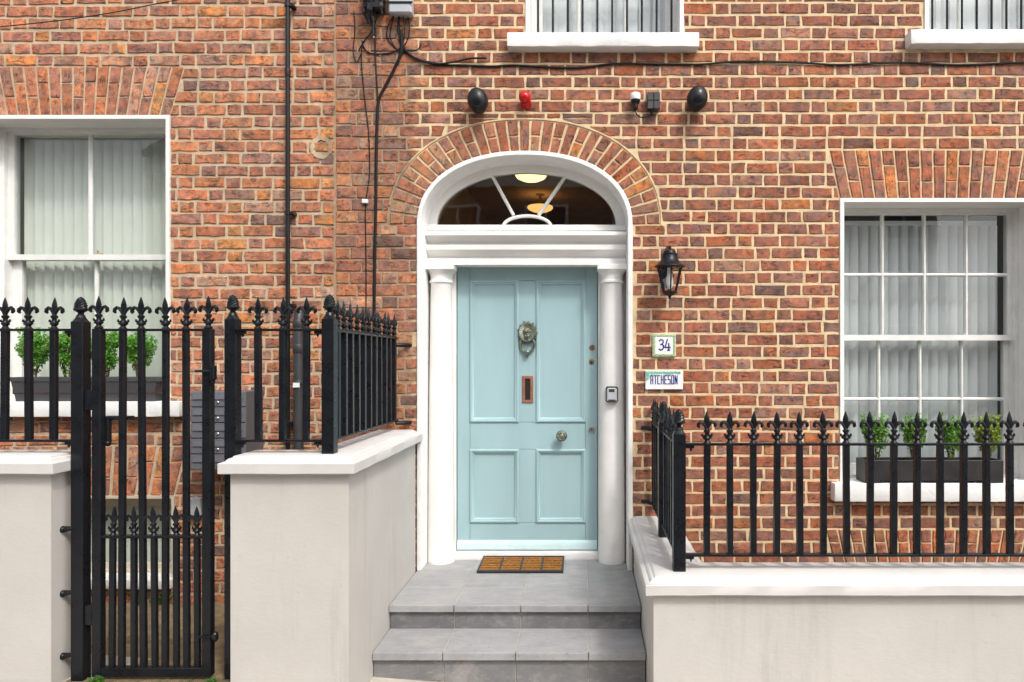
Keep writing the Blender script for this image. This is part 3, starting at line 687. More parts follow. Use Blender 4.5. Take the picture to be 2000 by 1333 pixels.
# ------------------------------------------------------------------ door
m = MB(); m.box(DX0+.004, DX1-.004, DY+0.012, DY+0.05, DZ0, DZ1-.004)
door = obj('door', m, 'door_paint', right_house, False)
panels = [(918, 1013, 548, 825), (1047, 1144, 548, 825), (918, 1013, 878, 1021), (1048, 1143, 878, 1021)]
xs = [PX(p, .3) for p in (918, 1013, 1047.5, 1143.5)]; zs = [PZ(p, .3) for p in (1021, 878, 825, 548)]
X0, X1 = DX0+.004, DX1-.004; e = 0.0012
def rail(nm, x0, x1, z0, z1, y=DY):
    m = MB(); m.box(x0+e, x1-e, y, y+0.03, z0+e, z1-e, 0.0015); obj(nm, m, 'door_paint', door)
rail('stile', X0, xs[0], DZ0, DZ1-.005); rail('stile', xs[3], X1, DZ0, DZ1-.005)
rail('rail', xs[0], xs[3], zs[3], DZ1-.005); rail('rail', xs[0], xs[3], zs[1], zs[2]); rail('rail', xs[0], xs[3], DZ0, zs[0])
rail('muntin', xs[1], xs[2], zs[2], zs[3]); rail('muntin', xs[1], xs[2], zs[0], zs[1])
for (a, b) in ((xs[0], xs[1]), (xs[2], xs[3])):
    for (c, d) in ((zs[2], zs[3]), (zs[0], zs[1])):
        m = MB(); rs = []
        for i, y in ((-0.002, DY+.004), (-0.002, DY-.007), (.006, DY-.013), (.014, DY-.012), (.017, DY-.006), (.027, DY-.002), (.032, DY+.006), (.034, DY+.011), (.040, DY+.0115)):
            rs.append([(a+i, y, c+i), (b-i, y, c+i), (b-i, y, d-i), (a+i, y, d-i)])
        m.rings(rs, False, True); obj('panel', m, 'door_paint', door)
m = MB(); z = PZ(1056, .29)
m.extrude_x([(DY+.005, DZ0+.004), (DY-.028, DZ0+.004), (DY-.028, DZ0+.018), (DY-.020, z-.012), (DY-.010, z), (DY+.005, z)], X0+.003, X1-.003); obj('weather_board', m, 'door_board_paint', door)
# lion head knocker with ring
kx, kz = PX(1030, .28), PZ(650, .28); m = MB()
def stud(m, x, y, z, r, sc): m.ball((x, y, z), r, 10, 6, sc)
m.ball((kx, DY-.002, kz), 0.058, 16, 10, (0.95, 0.35, 1.15)); stud(m, kx, DY-.026, kz-.004, 0.036, (0.95, 0.7, 1.2)); stud(m, kx, DY-.05, kz-.022, 0.020, (1.0, 0.8, 0.95)); stud(m, kx, DY-.062, kz-.012, 0.0095, (1.2, 0.8, .8))
for s in (-1, 1):
    stud(m, kx+s*.017, DY-.048, kz+.012, 0.011, (1.2, .6, .6)); stud(m, kx+s*.015, DY-.046, kz+.003, 0.006, (1, 1, 1)); stud(m, kx+s*.010, DY-.058, kz-.028, 0.010, (1, .8, .9)); stud(m, kx+s*.04, DY-.024, kz+.036, 0.012, (1, .7, 1))
    m.tube([(kx+s*.006, DY-.055, kz+.002), (kx+s*.008, DY-.05, kz+.018), (kx+s*.02, DY-.045, kz+.03)], [.005, .006, .004], 6)
for i in range(26):
    a = 2*math.pi*i/26; L = 0.064+0.010*(i % 2)+rnd.uniform(-.004, .004); wz = 1.15
    m.tube([(kx+.030*math.cos(a), DY-.024, kz+.034*math.sin(a)*wz), (kx+.054*math.cos(a+.12), DY-.030, kz+.054*math.sin(a+.12)*wz), (kx+L*math.cos(a+.26)*.95, DY-.010, kz+L*math.sin(a+.26)*wz)], [.011, .013, .006], 7)
m.ball((kx, DY-.045, kz-.04), 0.013, 10, 6, (1.3, .8, .7)); kn = obj('knocker', m, 'bronze', door)
m = MB(); pts = [(kx+.052*math.sin(a), DY-.020-.006*math.cos(a), kz-.088+.058*math.cos(a)) for a in [2*math.pi*i/28 for i in range(29)]]
m.tube(pts, 0.0085, 8); m.ball((kx, DY-.03, kz-.146), 0.021, 12, 8, (1.15, .85, 1)); m.ball((kx, DY-.012, kz-.176), 0.008, 8, 6)
obj('knocker_ring', m, 'bronze', door)
# letterbox, knob, locks
a, b, c, d = PX(1020, .29), PX(1041, .29), PZ(787, .29), PZ(735, .29)
m = MB(); m.rings([[(a-i, y, c-i), (b+i, y, c-i), (b+i, y, d+i), (a-i, y, d+i)] for i, y in ((.001, DY+.002), (.001, DY-.006), (-.001, DY-.009), (-.019, DY-.009), (-.0205, DY-.004), (-.021, DY+.006))], False, False)
obj('letterbox', m, 'copper', door)
m = MB(); m.box(a+.020, b-.020, DY-.002, DY+.004, c+.020, d-.020); obj('letterbox_flap', m, 'dark_hole', door)
kx, kz = PX(1097, .24), PZ(852, .24); m = MB(); m.lathe(kx, DY, [(.034, -.002), (.034, .004), (.016, .010), (.013, .03), (.026, .040), (.038, .052), (.041, .062), (.036, .072), (.028, .075), (.024, .072), (.012, .078), (.003, .080)], 22, 'y', kz)
for i in range(8):
    q = 2*math.pi*i/8; m.ball((kx+.025*math.cos(q), DY-.073, kz+.025*math.sin(q)), .008, 8, 5)
obj('knob', m, 'bronze', door)
def lock(px, py, r, mat, slot):
    x, z = PX(px, .295), PZ(py, .295); m = MB(); m.lathe(x, DY, [(r, -.002), (r, .004), (r*.9, .007), (r*.55, .008), (r*.5, .005), (r*.02, .006)], 18, 'y', z); obj('lock', m, mat, door)
    m = MB(); m.box(x-.0025, x+.0025, DY-.0085, DY-.004, z-r*.35, z+r*.35); obj('keyhole', m, 'dark_hole', door, False)
lock(1156.5, 679, .021, 'copper', 0); lock(1155.5, 707, .020, 'brass', 0); lock(1156, 841, .026, 'steel', 0)

# ------------------------------------------------------------------ steps
steps = thing('entrance_steps', 'grey stone-tiled steps and landing leading up to the pale blue door', 'steps', (AX, -0.6, 0))
SX0, SX1 = -1.158, 0.342; jx = [SX0, -0.772, -0.374, 0.026, SX1]; Y1, Y2 = -0.71, -1.03; S2Z = 0.15
m = MB(); m.box(SX0+.003, SX1-.003, Y1+.032, 0.262, -0.3, LZ-0.004); m.box(SX0+.003, SX1-.003, Y2+.032, Y1+.03, -0.3, S2Z-0.004); obj('step_core', m, 'concrete_pale', steps, False)
g = 0.0022
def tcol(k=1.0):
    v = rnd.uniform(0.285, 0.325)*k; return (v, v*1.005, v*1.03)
def tile(nm, x0, x1, y0, y1, z0, z1, k=1.0):
    m = MB(); m._bbox(x0+g, x1-g, y0+g, y1-g, z0, z1, 0.0025, tcol(k)); obj(nm, m, 'step_tile', steps)
for a, b in zip(jx, jx[1:]):
    for j, (y0, y1) in enumerate(((Y1, -0.372), (-0.372, 0.0), (0.0, 0.262))):
        if j == 2 and (a < -1.0 or b > 0.2): 
            tile('floor_tile', max(a, AX-AB), min(b, AX+AB), y0, y1, LZ-.04, LZ, 0.95); continue
        tile('nosing_tile' if j == 0 else 'floor_tile', a, b, y0, y1, LZ-.04, LZ)
    tile('riser_tile', a, b, Y1+.024, Y1+.044, S2Z, LZ-.041, 0.50)  # riser colour darkened to paint in the shadow under the nosing
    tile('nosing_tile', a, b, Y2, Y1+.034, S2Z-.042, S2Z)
    tile('riser_tile', a, b, Y2+.024, Y2+.044, gz((a+b)/2)-.02, S2Z-.043, 0.60)  # nosing shade painted into this lower riser's colour too
# door mat leaning on the threshold
mx0, mx1 = PX(931, -.09), PX(1100, -.09); my0, my1 = -0.09, 0.232; mz0, mz1 = LZ+0.004, LZ+0.012
dm = thing('door_mat', 'orange coir door mat with black rubber grid on the landing', 'door mat', ((mx0+mx1)/2, 0.07, LZ))
th = 0.016
def mzz(y): return LZ+0.002+(y-my0)/(my1-my0)*0.012
def matbox(nm, x0, x1, y0, y1, h, mat):
    m = MB(); m.rings([[(x0, y0, mzz(y0)), (x1, y0, mzz(y0)), (x1, y1, mzz(y1)), (x0, y1, mzz(y1))], [(x0, y0, mzz(y0)+h), (x1, y0, mzz(y0)+h), (x1, y1, mzz(y1)+h), (x0, y1, mzz(y1)+h)]]); obj(nm, m, mat, dm, False)
matbox('base', mx0, mx1, my0, my1, 0.007, 'mat_rubber')
matbox('border', mx0, mx1, my0, my0+.016, th, 'mat_rubber'); matbox('border', mx0, mx1, my1-.012, my1, th, 'mat_rubber')
for i in range(5):
    x = mx0+(mx1-mx0-.014)*i/4; matbox('grid_strip', x, x+.014, my0+.0165, my1-.0125, th, 'mat_rubber')
for i in range(4):
    xa = mx0+(mx1-mx0-.014)*i/4+.0145; xb = mx0+(mx1-mx0-.014)*(i+1)/4-.0005; n = 6
    for j in range(n):
        ya = my0+.020+(my1-my0-.036)*j/n; matbox('coir_strip', xa, xb, ya, ya+.024, 0.018+rnd.uniform(-.001, .002), 'mat_coir')

# ------------------------------------------------------------------ rendered plinth walls with copings
def offset(poly, d):
    n = len(poly); out = []
    for i in range(n):
        a, b, c = Vector(poly[i-1]), Vector(poly[i]), Vector(poly[(i+1) % n]); d1, d2 = (b-a).normalized(), (c-b).normalized()
        n1, n2 = Vector((d1.y, -d1.x)), Vector((d2.y, -d2.x)); k = (n1+n2)/(1+n1.dot(n2)); out.append((b.x+k.x*d, b.y+k.y*d))
    return out
def plinth(label, poly, ztop, zbot, cpoly=None):
    cx = sum(p[0] for p in poly)/len(poly); cy = sum(p[1] for p in poly)/len(poly)
    t = thing('plinth_wall', label, 'wall', (cx, cy, zbot)); zc = ztop-0.082
    m = MB(); b = offset(poly, 0); i = offset(poly, -.006)
    m.rings([[(x, y, zbot) for x, y in b], [(x, y, zc+.001) for x, y in b]]); obj('render', m, 'render_paint', t)
    cp = cpoly or poly; m = MB(); rs = []
    dense = []
    for a_, b_ in zip(cp, cp[1:]+cp[:1]):
        n_ = max(1, int(math.hypot(b_[0]-a_[0], b_[1]-a_[1])/.09)); dense += [(a_[0]+(b_[0]-a_[0])*i_/n_, a_[1]+(b_[1]-a_[1])*i_/n_) for i_ in range(n_)]
    cp = dense; low = [rnd.uniform(-.0025, .001) for _ in cp]
    for d, z in ((0.0, 0), (.038, -.002), (.042, .002), (.042, .048), (.039, .051), (.020, .053), (.018, .056), (.013, .064), (.006, .069), (-.004, .0705), (-.006, .073), (-.010, .079), (-.018, .082)):
        rs.append([(x+rnd.uniform(-.0006, .0006), y+rnd.uniform(-.0006, .0006), zc+z+(l_ if z < .01 else rnd.uniform(-.0006, .0006))) for (x, y), l_ in zip(offset(cp, d), low)])
    m.rings(rs); obj('coping', m, 'coping_paint', t); return t
FY = -1.39
plinth('pale rendered low wall ending at the tall gate hinge post', [(-5.6, FY), (-2.63, FY), (-2.63, FY+.25), (-5.6, FY+.25)], 1.278, -0.2)
plinth('pale rendered wall turning the corner between the iron gate and the steps', [(-1.744, FY), (-1.16, FY), (-1.16, -.058), (-1.42, -.058), (-1.42, FY+.25), (-1.744, FY+.25)], 1.278, -0.3)
plinth('lower pale rendered wall turning the corner below the many-paned window', [(0.345, FY), (4.6, FY), (4.6, FY+.25), (0.60, FY+.25), (0.60, -.058), (0.345, -.058)], 0.684, -0.6)
# yards behind the walls
m = MB(); m.add([(-5.6, -1.14, .15), (-1.42, -1.14, .10), (-1.42, 0, .055), (-5.6, 0, .085)], [(0,1,2,3)]); m.add([(-2.63, -1.42, .125), (-1.744, -1.42, .105), (-1.744, -1.14, .104), (-2.63, -1.14, .1145)], [(0,1,2,3)])
yard = kind(obj('path', m, 'path_concrete', None, False), 'structure')
m = MB(); m.add([(0.6, -1.14, -.5), (4.6, -1.14, -.5), (4.6, 0, -.5), (0.6, 0, -.5)], [(0,1,2,3)]); kind(obj('area_floor', m, 'path_concrete', None, False), 'structure')
m = MB(); m.box(-2.62, -1.75, -1.50, -1.28, -.1, .132, .01); kind(obj('gate_threshold', m, 'mossy_stone'), 'structure')

# ------------------------------------------------------------------ iron railings
RY = -1.29                                              # centre line of the railings
def fleur_mb():
    m = MB()
    m.lathe(0, 0, [(.018, 0), (.021, .006), (.015, .013), (.011, .020), (.016, .026), (.019, .032), (.013, .039), (.010, .046), (.011, .058), (.016, .063), (.017, .071), (.010, .076), (.008, .08)], 10)
    prof = [(.007, .076), (.0085, .088), (.012, .104), (.0150, .118), (.0145, .128), (.0095, .146), (.0015, .167)]
    m.rings([[(r*math.cos(q), r*.62*math.sin(q), z) for q in [2*math.pi*i/8 for i in range(8)]] for r, z in prof])
    for s in (-1, 1):
        m.tube([(s*.003, 0, .076), (s*.010, 0, .093), (s*.020, 0, .109), (s*.032, 0, .113), (s*.042, 0, .105), (s*.044, 0, .093), (s*.037, 0, .087)], [.006, .0075, .0088, .0095, .0095, .009, .0065], 8)
        m.tube([(s*.008, 0, .046), (s*.017, 0, .040), (s*.025, 0, .045), (s*.024, 0, .054)], [.006, .0065, .0065, .0045], 6)
        m.tube([(s*.008, 0, .030), (s*.017, 0, .034), (s*.023, 0, .031)], [.006, .006, .004], 6)
    return m
FL = mesh_of('finial', fleur_mb(), 'black_iron', (0,0,0)); FLR = mesh_of('finial', fleur_mb().xform(Matrix.Rotation(R(90), 4, 'Z')), 'black_iron', (0,0,0))
FLS = mesh_of('finial', fleur_mb().xform(Matrix.Diagonal((0.92, .92, .92, 1))), 'black_iron', (0,0,0))
BAR = {}
def bar_mesh(L, w=0.030):
    k = (round(L, 4), w)
    if k not in BAR:
        m = MB(); m._bbox(-w/2, w/2, -w/2, w/2, 0, L, 0.003, None); BAR[k] = mesh_of('bar', m, 'black_iron', (0,0,0))
    return BAR[k]
def cone_mb(x, y, z, w):
    m = MB(); m.lathe(x, y, [(w*.38, -.012), (w*.30, .002), (w*.21, .008), (w*.22, .014), (w*.50, .026), (w*.55, .032), (w*.47, .038)], 14, cz=z)
    n, k = 14, 9; rs = []
    for j in range(k+1):
        t = j/k; r0 = w*.43*(1-t**2.0)**.55 if t < 1 else w*.03
        rs.append([(x+(r0*(1+.13*((i+j) % 2)))*math.cos(2*math.pi*(i+.5*(j % 2)*0)/n), y+(r0*(1+.13*((i+j) % 2)))*math.sin(2*math.pi*i/n), z+.036+.060*t) for i in range(n)])
    m.rings(rs); return m
def post(par, x, y, z0, z1, w=0.062):
    m = MB(); h = w/2; c = .006
    def oc(a, cc, z): return [(x-a+cc,y-a,z),(x+a-cc,y-a,z),(x+a,y-a+cc,z),(x+a,y+a-cc,z),(x+a-cc,y+a,z),(x-a+cc,y+a,z),(x-a,y+a-cc,z),(x-a,y-a+cc,z)]
    m.rings([oc(h, .003, z0), oc(h, .003, z1-.032), oc(h-.002, .008, z1-.030), oc(h*.45, .008, z1)])
    p = obj('post', m, 'black_iron', par); obj('post_finial', cone_mb(x, y, z1, w), 'black_iron', p, False); return p
def bars(par, pts, z0, z1, fl, w=0.030, fin=True):
    for x, y in pts:
        b = put('bar', bar_mesh(z1-z0, w), (x, y, z0), par); b.rotation_euler = (R(rnd.uniform(-.3, .3)), R(rnd.uniform(-.35, .35)), R(rnd.uniform(-4, 4)))
        if fin: put('finial', fl, (x, y, z1), b).rotation_euler = (R(rnd.uniform(-2, 2)), R(rnd.uniform(-2.5, 2.5)), R(rnd.uniform(-7, 7)))
def hrail(par, x0, x1, y, z, nm='rail', h=.012, d=.036):
    m = MB(); m.box(x0, x1, y-d/2, y+d/2, z-h/2, z+h/2, .002); obj(nm, m, 'black_iron', par)
def yrail(par, x, y0, y1, z, h=.012, d=.036):
    m = MB(); m.box(x-d/2, x+d/2, y0, y1, z-h/2, z+h/2, .002); obj('rail', m, 'black_iron', par)
def bracket(par, x, y, z, s):
    m = MB(); m.box(min(x, x+s*.045), max(x, x+s*.045), y-.012, y+.012, z-.020, z-.006, .002); m.tube([(x+s*.03, y, z-.018), (x+s*.03, y, z-.036)], [.009, .003], 6); obj('bracket', m, 'black_iron', par)
def foot_x(z): return z
D = D0+RY
# right railing
rr = thing('railing', 'low black fleur-de-lis railing on the lower wall, turning back beside the door', 'railing', (1.9, RY, .684))
zt, zb = PZ(868, RY), PZ(1084, RY); xr = PX(1326, RY)
post(rr, xr, RY, .683, PZ(836, RY)); post(rr, xr, -.62, .683, PZ(836, RY))
hrail(rr, xr+.031, 4.5, RY, zt); hrail(rr, xr+.031, 4.5, RY, zb)
bars(rr, [(PX(1380+45.6*i, RY), RY) for i in range(24)], zb-.004, zt, FL)
bracket(rr, xr+.031, RY, zt, 1); bracket(rr, xr+.031, RY, zb, 1)
for z in (zt, zb): yrail(rr, xr, RY+.031, -.651, z); yrail(rr, xr, -.589, -.02, z)
bars(rr, [(xr, RY+.11+.107*i) for i in range(5)]+[(xr, -.51+.112*i) for i in range(5)], zb-.004, zt, FLR)
for z in (zt-.05, zb):
    m = MB(); m.tube([(xr, -.03, z), (xr-.02, -.02, z), (xr-.05, -.01, z+.01), (xr-.08, 0.002, z+.012)], .013, 8); obj('wall_hook', m, 'black_iron', rr)
# middle railing and its return
mr = thing('railing', 'taller black fleur-de-lis railing from the gate round the corner to the doorway', 'railing', (-1.5, RY, 1.278))
ZT, ZB = PZ(645, RY), PZ(861, RY); xg, xc = PX(451, RY), PX(644, RY)
post(mr, xg, RY+.02, .10, PZ(612, RY), .060); post(mr, xc, RY, 1.277, PZ(612, RY))
hrail(mr, xg+.03, xc-.031, RY, ZT); hrail(mr, xg+.03, xc-.031, RY, ZB)
bars(mr, [(PX(p, RY), RY) for p in (505, 552, 598)], ZB-.004, ZT, FL)
for z in (ZT, ZB): bracket(mr, xg+.03, RY, z, 1); bracket(mr, xc-.031, RY, z, -1); yrail(mr, xc, RY+.031, -.06, z)
bars(mr, [(xc, RY+.105+.1065*i) for i in range(11)], ZB-.004, ZT, FLR)
for z in (ZT-.045, ZB-.02):
    m = MB(); m.tube([(xc+.0, -.075, z), (xc+.04, -.05, z), (xc+.075, -.02, z), (xc+.085, .002, z)], [.013, .016, .014, .012], 8); obj('wall_hook', m, 'black_iron', mr)
# left railing with the hinge post
lr = thing('railing', 'short run of black fleur-de-lis railing ending at the gate hinge post', 'railing', (-3.2, RY, 1.278))
xh = PX(158, RY); post(lr, xh, RY, .10, PZ(617, RY), .062)
hrail(lr, -5.4, xh-.031, RY, ZT); hrail(lr, -5.4, xh-.031, RY, ZB)
bars(lr, [(PX(105-48*i, RY), RY) for i in range(21)], ZB-.004, ZT, FL)
for z in (ZT, ZB): bracket(lr, xh-.031, RY, z, -1)
for py in (1033, 1158, 1280):
    z = PZ(py, RY-.02); m = MB(); m.tube([(xh-.03, RY-.018, z), (xh-.052, RY-.022, z), (xh-.07, RY-.02, z-.004)], [.010, .014, .016], 8); m.ball((xh-.072, RY-.028, z-.002), .018, 8, 6); obj('wall_bolt', m, 'black_iron', lr)
# gate
gt = thing('iron_gate', 'black iron garden gate with short spiked dog bars in its lower half', 'gate', ((PX(193, RY)+PX(407, RY))/2, RY, .147))
gl, gr = PX(193, RY), PX(407, RY); gz0, gz1 = .147, .192; zm = PZ(1048, RY)
for x in (gl, gr):
    m = MB(); m._bbox(x-.022, x+.022, RY-.022, RY+.022, gz0, ZT+.006, .003, None); s_ = obj('stile', m, 'black_iron', gt); put('finial', FL, (x, RY, ZT+.006), s_)
hrail(gt, gl+.022, gr-.022, RY, ZT); hrail(gt, gl+.022, gr-.022, RY, zm, h=.014)
m = MB(); m.box(gl+.0225, gr-.0225, RY-.018, RY+.018, gz0, gz1, .002); obj('rail', m, 'black_iron', gt)
bars(gt, [(PX(p, RY), RY) for p in (238, 281, 323, 365)], gz1-.004, ZT, FL, .028)
bars(gt, [(PX(p, RY), RY) for p in (219, 262, 303, 345, 386)], gz1-.004, zm, FLS, .026)
m = MB(); zz = PZ(725, RY); m.tube([(gr-.05, RY-.03, zz), (gr+.025, RY-.03, zz), (gr+.055, RY-.03, zz)], [.006, .008, .006], 8); m.box(gr+.028, gr+.052, RY-.045, RY-.012, zz-.045, zz+.028, .004); m.ball((gr+.04, RY-.03, zz-.05), .010, 8, 5, (1, 1, 1.6)); obj('latch', m, 'black_iron', gt)
zz = PZ(1240, RY); m = MB(); m.tube([(gr-.03, RY-.028, zz), (gr+.03, RY-.028, zz)], .006, 8); m.ball((gr+.048, RY-.025, zz), .022, 8, 6, (.8, .8, 1.2)); obj('latch', m, 'black_iron', gt)
for py in (782, 1200):
    zz = PZ(py, RY); m = MB(); m.box(xh+.0315, gl-.0225, RY-.02, RY+.02, zz-.05, zz+.05, .003); obj('hinge', m, 'black_iron', gt)
m = MB(); zz = PZ(818, RY); m.tube([(gl+.02, RY+.035, zz), (gl+.10, RY+.035, zz), (gl+.155, RY+.035, zz+.004)], [.012, .012, .008], 8); m.box(gl+.012, gl+.034, RY+.02, RY+.05, zz-.13, zz+.01, .004); m.ball((gl+.026, RY+.03, zz-.13), .016, 8, 6); obj('slam_bolt', m, 'black_iron', gt)

# ------------------------------------------------------------------ pipes
def pipe(nm, label, pts, r, mat, collars, clips):
    x, y, z = pts[-1]; t = thing(nm, label, 'pipe', pts[-1]); m = MB(); m.tube(pts, r, 14); obj('pipe', m, mat, t)
    for px_, py_, pz_, rr_, h in collars: m = MB(); m.lathe(px_, py_, [(rr_*.95, 0), (rr_, .004), (rr_, h-.004), (rr_*.95, h)], 14, cz=pz_); obj('collar', m, mat, t)
    for px_, py_, pz_ in clips:
        m = MB(); m.lathe(px_, py_, [(r+.006, 0), (r+.006, .022)], 14, cz=pz_); m.box(px_+r*.6, px_+r+.028, py_-.012, 0.006, pz_, pz_+.022, .002); obj('clip', m, mat, t)
    return t
xp = PX(562, -.05)
pipe('downpipe', 'thin black downpipe running the full height of the orange brick wall', [(xp, -.05, 5.8), (xp, -.05, .07)], .0155, 'black_plastic', [(xp, -.05, PZ(150, -.05), .0185, .05)], [(xp, -.05, PZ(p, -.05)) for p in (14, 420, 600, 830)])
xq = PX(583, -.08)
tb = pipe('soil_pipe', 'thicker dark grey waste pipe with bent top beside the thin downpipe', [(xq-.0, .03, PZ(612, -.06)), (xq, -.03, PZ(606, -.06)), (xq, -.065, PZ(612, -.06)), (xq, -.08, PZ(630, -.08)), (xq, -.08, .065)], .033, 'dark_pipe',
     [(xq, -.08, PZ(690, -.08), .037, .06), (xq, -.08, PZ(752, -.08), .037, .03), (xq, -.08, PZ(640, -.08), .037, .05)], [])
m = MB(); m.box(xq-.022, xq+.022, -.1195, -.112, PZ(757, -.11), PZ(748, -.11)); obj('pipe_label', m, 'white_plastic', tb, False)

# ------------------------------------------------------------------ cables
def cable(label, pts, r, y=-.012, nm='cable', n=6, grp=None):
    def P(p): return Vector((PX(p[0], p[2] if len(p) > 2 else y), p[2] if len(p) > 2 else y, PZ(p[1], p[2] if len(p) > 2 else y)))
    q = [P(p) for p in pts]; out = []
    for i in range(len(q)-1):
        a, b, c, d = q[max(0, i-1)], q[i], q[i+1], q[min(len(q)-1, i+2)]
        for k in range(5):
            t = k/5; out.append(0.5*((2*b)+(c-a)*t+(2*a-5*b+4*c-d)*t*t+(3*b-a-3*c+d)*t**3))
    out.append(q[-1]); m = MB(); m.tube(out, r, n); return tag(obj(nm, m, 'cable_black'), label, 'cable', grp)
cable('black cable running level across the bricks under the window sills', [(788, 92), (800, 108), (830, 121), (855, 127), (900, 128), (960, 130), (1000, 128), (1060, 131), (1130, 133), (1200, 125), (1290, 126), (1370, 126), (1430, 121), (1500, 121), (1580, 124), (1640, 127), (1760, 123), (1850, 127), (1900, 127), (2000, 123), (2150, 124)], .0075)
cable('short cut-off cable end beside the level cable', [(788, 95, -.02), (812, 115, -.02), (850, 125, -.022), (890, 121, -.02), (915, 115, -.022), (950, 114, -.025)], .007)
cable('thick black cable curving down the bricks beside the doorway', [(783, 60, -.02), (784, 100, -.02), (770, 135), (752, 170), (740, 195), (737, 230), (735, 300), (734, 400), (732, 500), (731, 600), (731, 700)], .0105)
cable('thin wire hanging down the bricks to a small white clip', [(708, 80), (706, 120), (712, 190), (720, 260), (722, 333), (718, 370), (714, 396), (714, 440), (715, 520), (715, 600), (714, 700)], .0038)
cable('straight thin cable dropping from the junction to the thick cable', [(733, 55, -.03), (733, 110), (736, 160), (737, 195)], .0055)
cable('loop of thin cable strung between the junction and the grey box', [(708, 88), (718, 102), (740, 106), (765, 103), (780, 95), (787, 80), (780, 55, -.02), (781, 25, -.03)], .0045)
cable('tangled thin cable under the grey utility box', [(775, 25, -.03), (758, 50, -.02), (757, 75), (772, 94), (786, 100)], .004)
cable('thin cable bowed to the right under the grey utility box', [(795, 25, -.03), (800, 55, -.02), (795, 80), (787, 95), (800, 100), (815, 98), (822, 88)], .004)
cable('thin slack wire crossing in front of the orange bricks', [(-60, 60, -.4), (0, 53, -.4), (120, 40, -.4), (220, 25, -.4), (300, 9, -.4), (345, 0, -.4), (430, -20, -.2), (520, -50, .0)], .0035)
for k_, pp in enumerate(([(738, 30, -.05), (727, 60, -.03), (709, 84), (700, 100)], [(779, 28, -.03), (777, 60, -.02), (783, 92)], [(787, 28, -.03), (790, 60, -.03), (786, 98)], [(770, 27, -.04), (762, 70, -.01), (776, 98), (792, 104), (806, 112)], [(790, 98), (815, 117), (840, 121), (858, 128), (930, 129)])):
    cable(('thin lead dropping from the black connectors', 'lead hanging straight from the grey utility box', 'second lead hanging from the grey utility box', 'slack lead looping under the grey utility box', 'strand twisted onto the start of the level cable')[k_], pp, .004)
cable('frayed thin wire beside the cable junction', [(691, 22), (693, 60), (690, 100), (697, 122), (705, 105)], .0035)
m = MB(); m.box(PX(709), PX(720), -.03, .002, PZ(399), PZ(391), .003); tag(obj('cable_clip', m, 'white_plastic'), 'small white cable clip on the thin wire', 'clip')
cj = thing('cable_junction', 'black bundle of cable connectors high on the brick wall', 'junction', (PX(734), -.04, PZ(70)))
m = MB(); m.box(PX(716), PX(754), -.09, .002, PZ(30), PZ(-60), .012); obj('housing', m, 'black_plastic', cj)
r3 = random.Random(11)
for i in range(22):
    a = r3.uniform(716, 754); b = r3.uniform(-15, 30); c = a+(734-a)*r3.uniform(-.1, .5)+r3.uniform(-4, 4); d = b+r3.uniform(18, 34); y = -.055-.011*(i % 6)
    m = MB(); m.tube([(PX(a), y, PZ(b)), (PX(a+(c-a)*.3), y-.008, PZ(b+(d-b)*.4)), (PX(a+(c-a)*.35), y-.008, PZ(b+(d-b)*.45)), (PX(c), y, PZ(d))], [.012, .015, .009, .006], 7); obj('connector', m, 'black_plastic' if i % 4 else 'dark_pipe', cj)
m = MB(); m.tube([(PX(733), -.045, PZ(40)), (PX(733), -.04, PZ(75))], [.014, .010], 8); obj('connector', m, 'black_plastic', cj)
m = MB(); m.tube([(PX(732.5), -.03, PZ(64)), (PX(732.5), -.03, PZ(78))], .007, 8); obj('cable_tag', m, 'white_plastic', cj)
m = MB(); m.box(PX(758, -.07), PX(804, -.07), -.075, .002, PZ(27, -.07), PZ(-60, -.07), .012); ub = tag(obj('utility_box', m, 'grey_plastic'), 'pale grey plastic utility box beside the black cable connectors', 'box')
m = MB(); m.box(PX(757, -.07), PX(806, -.07), -.08, -.074, PZ(8, -.07), PZ(4, -.07), .001); obj('strap', m, 'cable_black', ub)

# ------------------------------------------------------------------ things on the wall
def flood(px, py, s, label):
    x, z = PX(px, -.09), PZ(py, -.09); t = thing('flood_light', label, 'light', (x, 0, z), 'black oval lights over the door arch')
    m = MB(); m.ball((x, -.085, z), .073, 20, 12, (.98, 1.0, 1.22)); m.xform(Matrix.Translation((x, -.085, z)) @ Matrix.Rotation(R(12*s), 4, 'Y') @ Matrix.Translation((-x, .085, -z))); obj('body', m, 'black_plastic', t)
    m = MB(); m.tube([(x, -.04, z-.01), (x, .003, z-.02)], [.035, .045], 14); obj('mount', m, 'black_plastic', t)
    m = MB(); pts = [(x+.044*math.cos(a), -.085-.052, z+.056*math.sin(a)) for a in [2*math.pi*i/24 for i in range(25)]]; m.tube(pts, .004, 6); m.xform(Matrix.Translation((x, -.085, z)) @ Matrix.Rotation(R(12*s), 4, 'Y') @ Matrix.Translation((-x, .085, -z))); obj('bezel', m, 'dark_pipe', t)
flood(933, 197, -1, 'glossy black oval light left over the arch, next to the red alarm lamp'.replace('left over', 'over')); flood(1362, 193, 1, 'glossy black oval light over the arch, next to the black sensor box')
x, z = PX(1025, -.06), PZ(190, -.06); t = thing('alarm_lamp', 'small red alarm lamp on the bricks over the door arch', 'alarm', (x, 0, z))
m = MB(); m.ball((x, -.055, z), .042, 18, 10, (1, 1, .98)); obj('lens', m, 'red_plastic', t)
m = MB(); m.tube([(x+.004, -.045, z-.014), (x+.006, .003, z-.034)], [.037, .036], 16); obj('base', m, 'red_plastic', t)
x, z = PX(1241, -.05), PZ(196, -.05); t = thing('light_sensor', 'white capped photocell sensor on a black stem over the arch', 'sensor', (x, 0, z))
m = MB(); m.lathe(x, -.05, [(.034, 0), (.036, .006), (.036, .034), (.032, .045), (.020, .050), (.002, .051)], 20, cz=z); obj('cap', m, 'white_plastic', t)
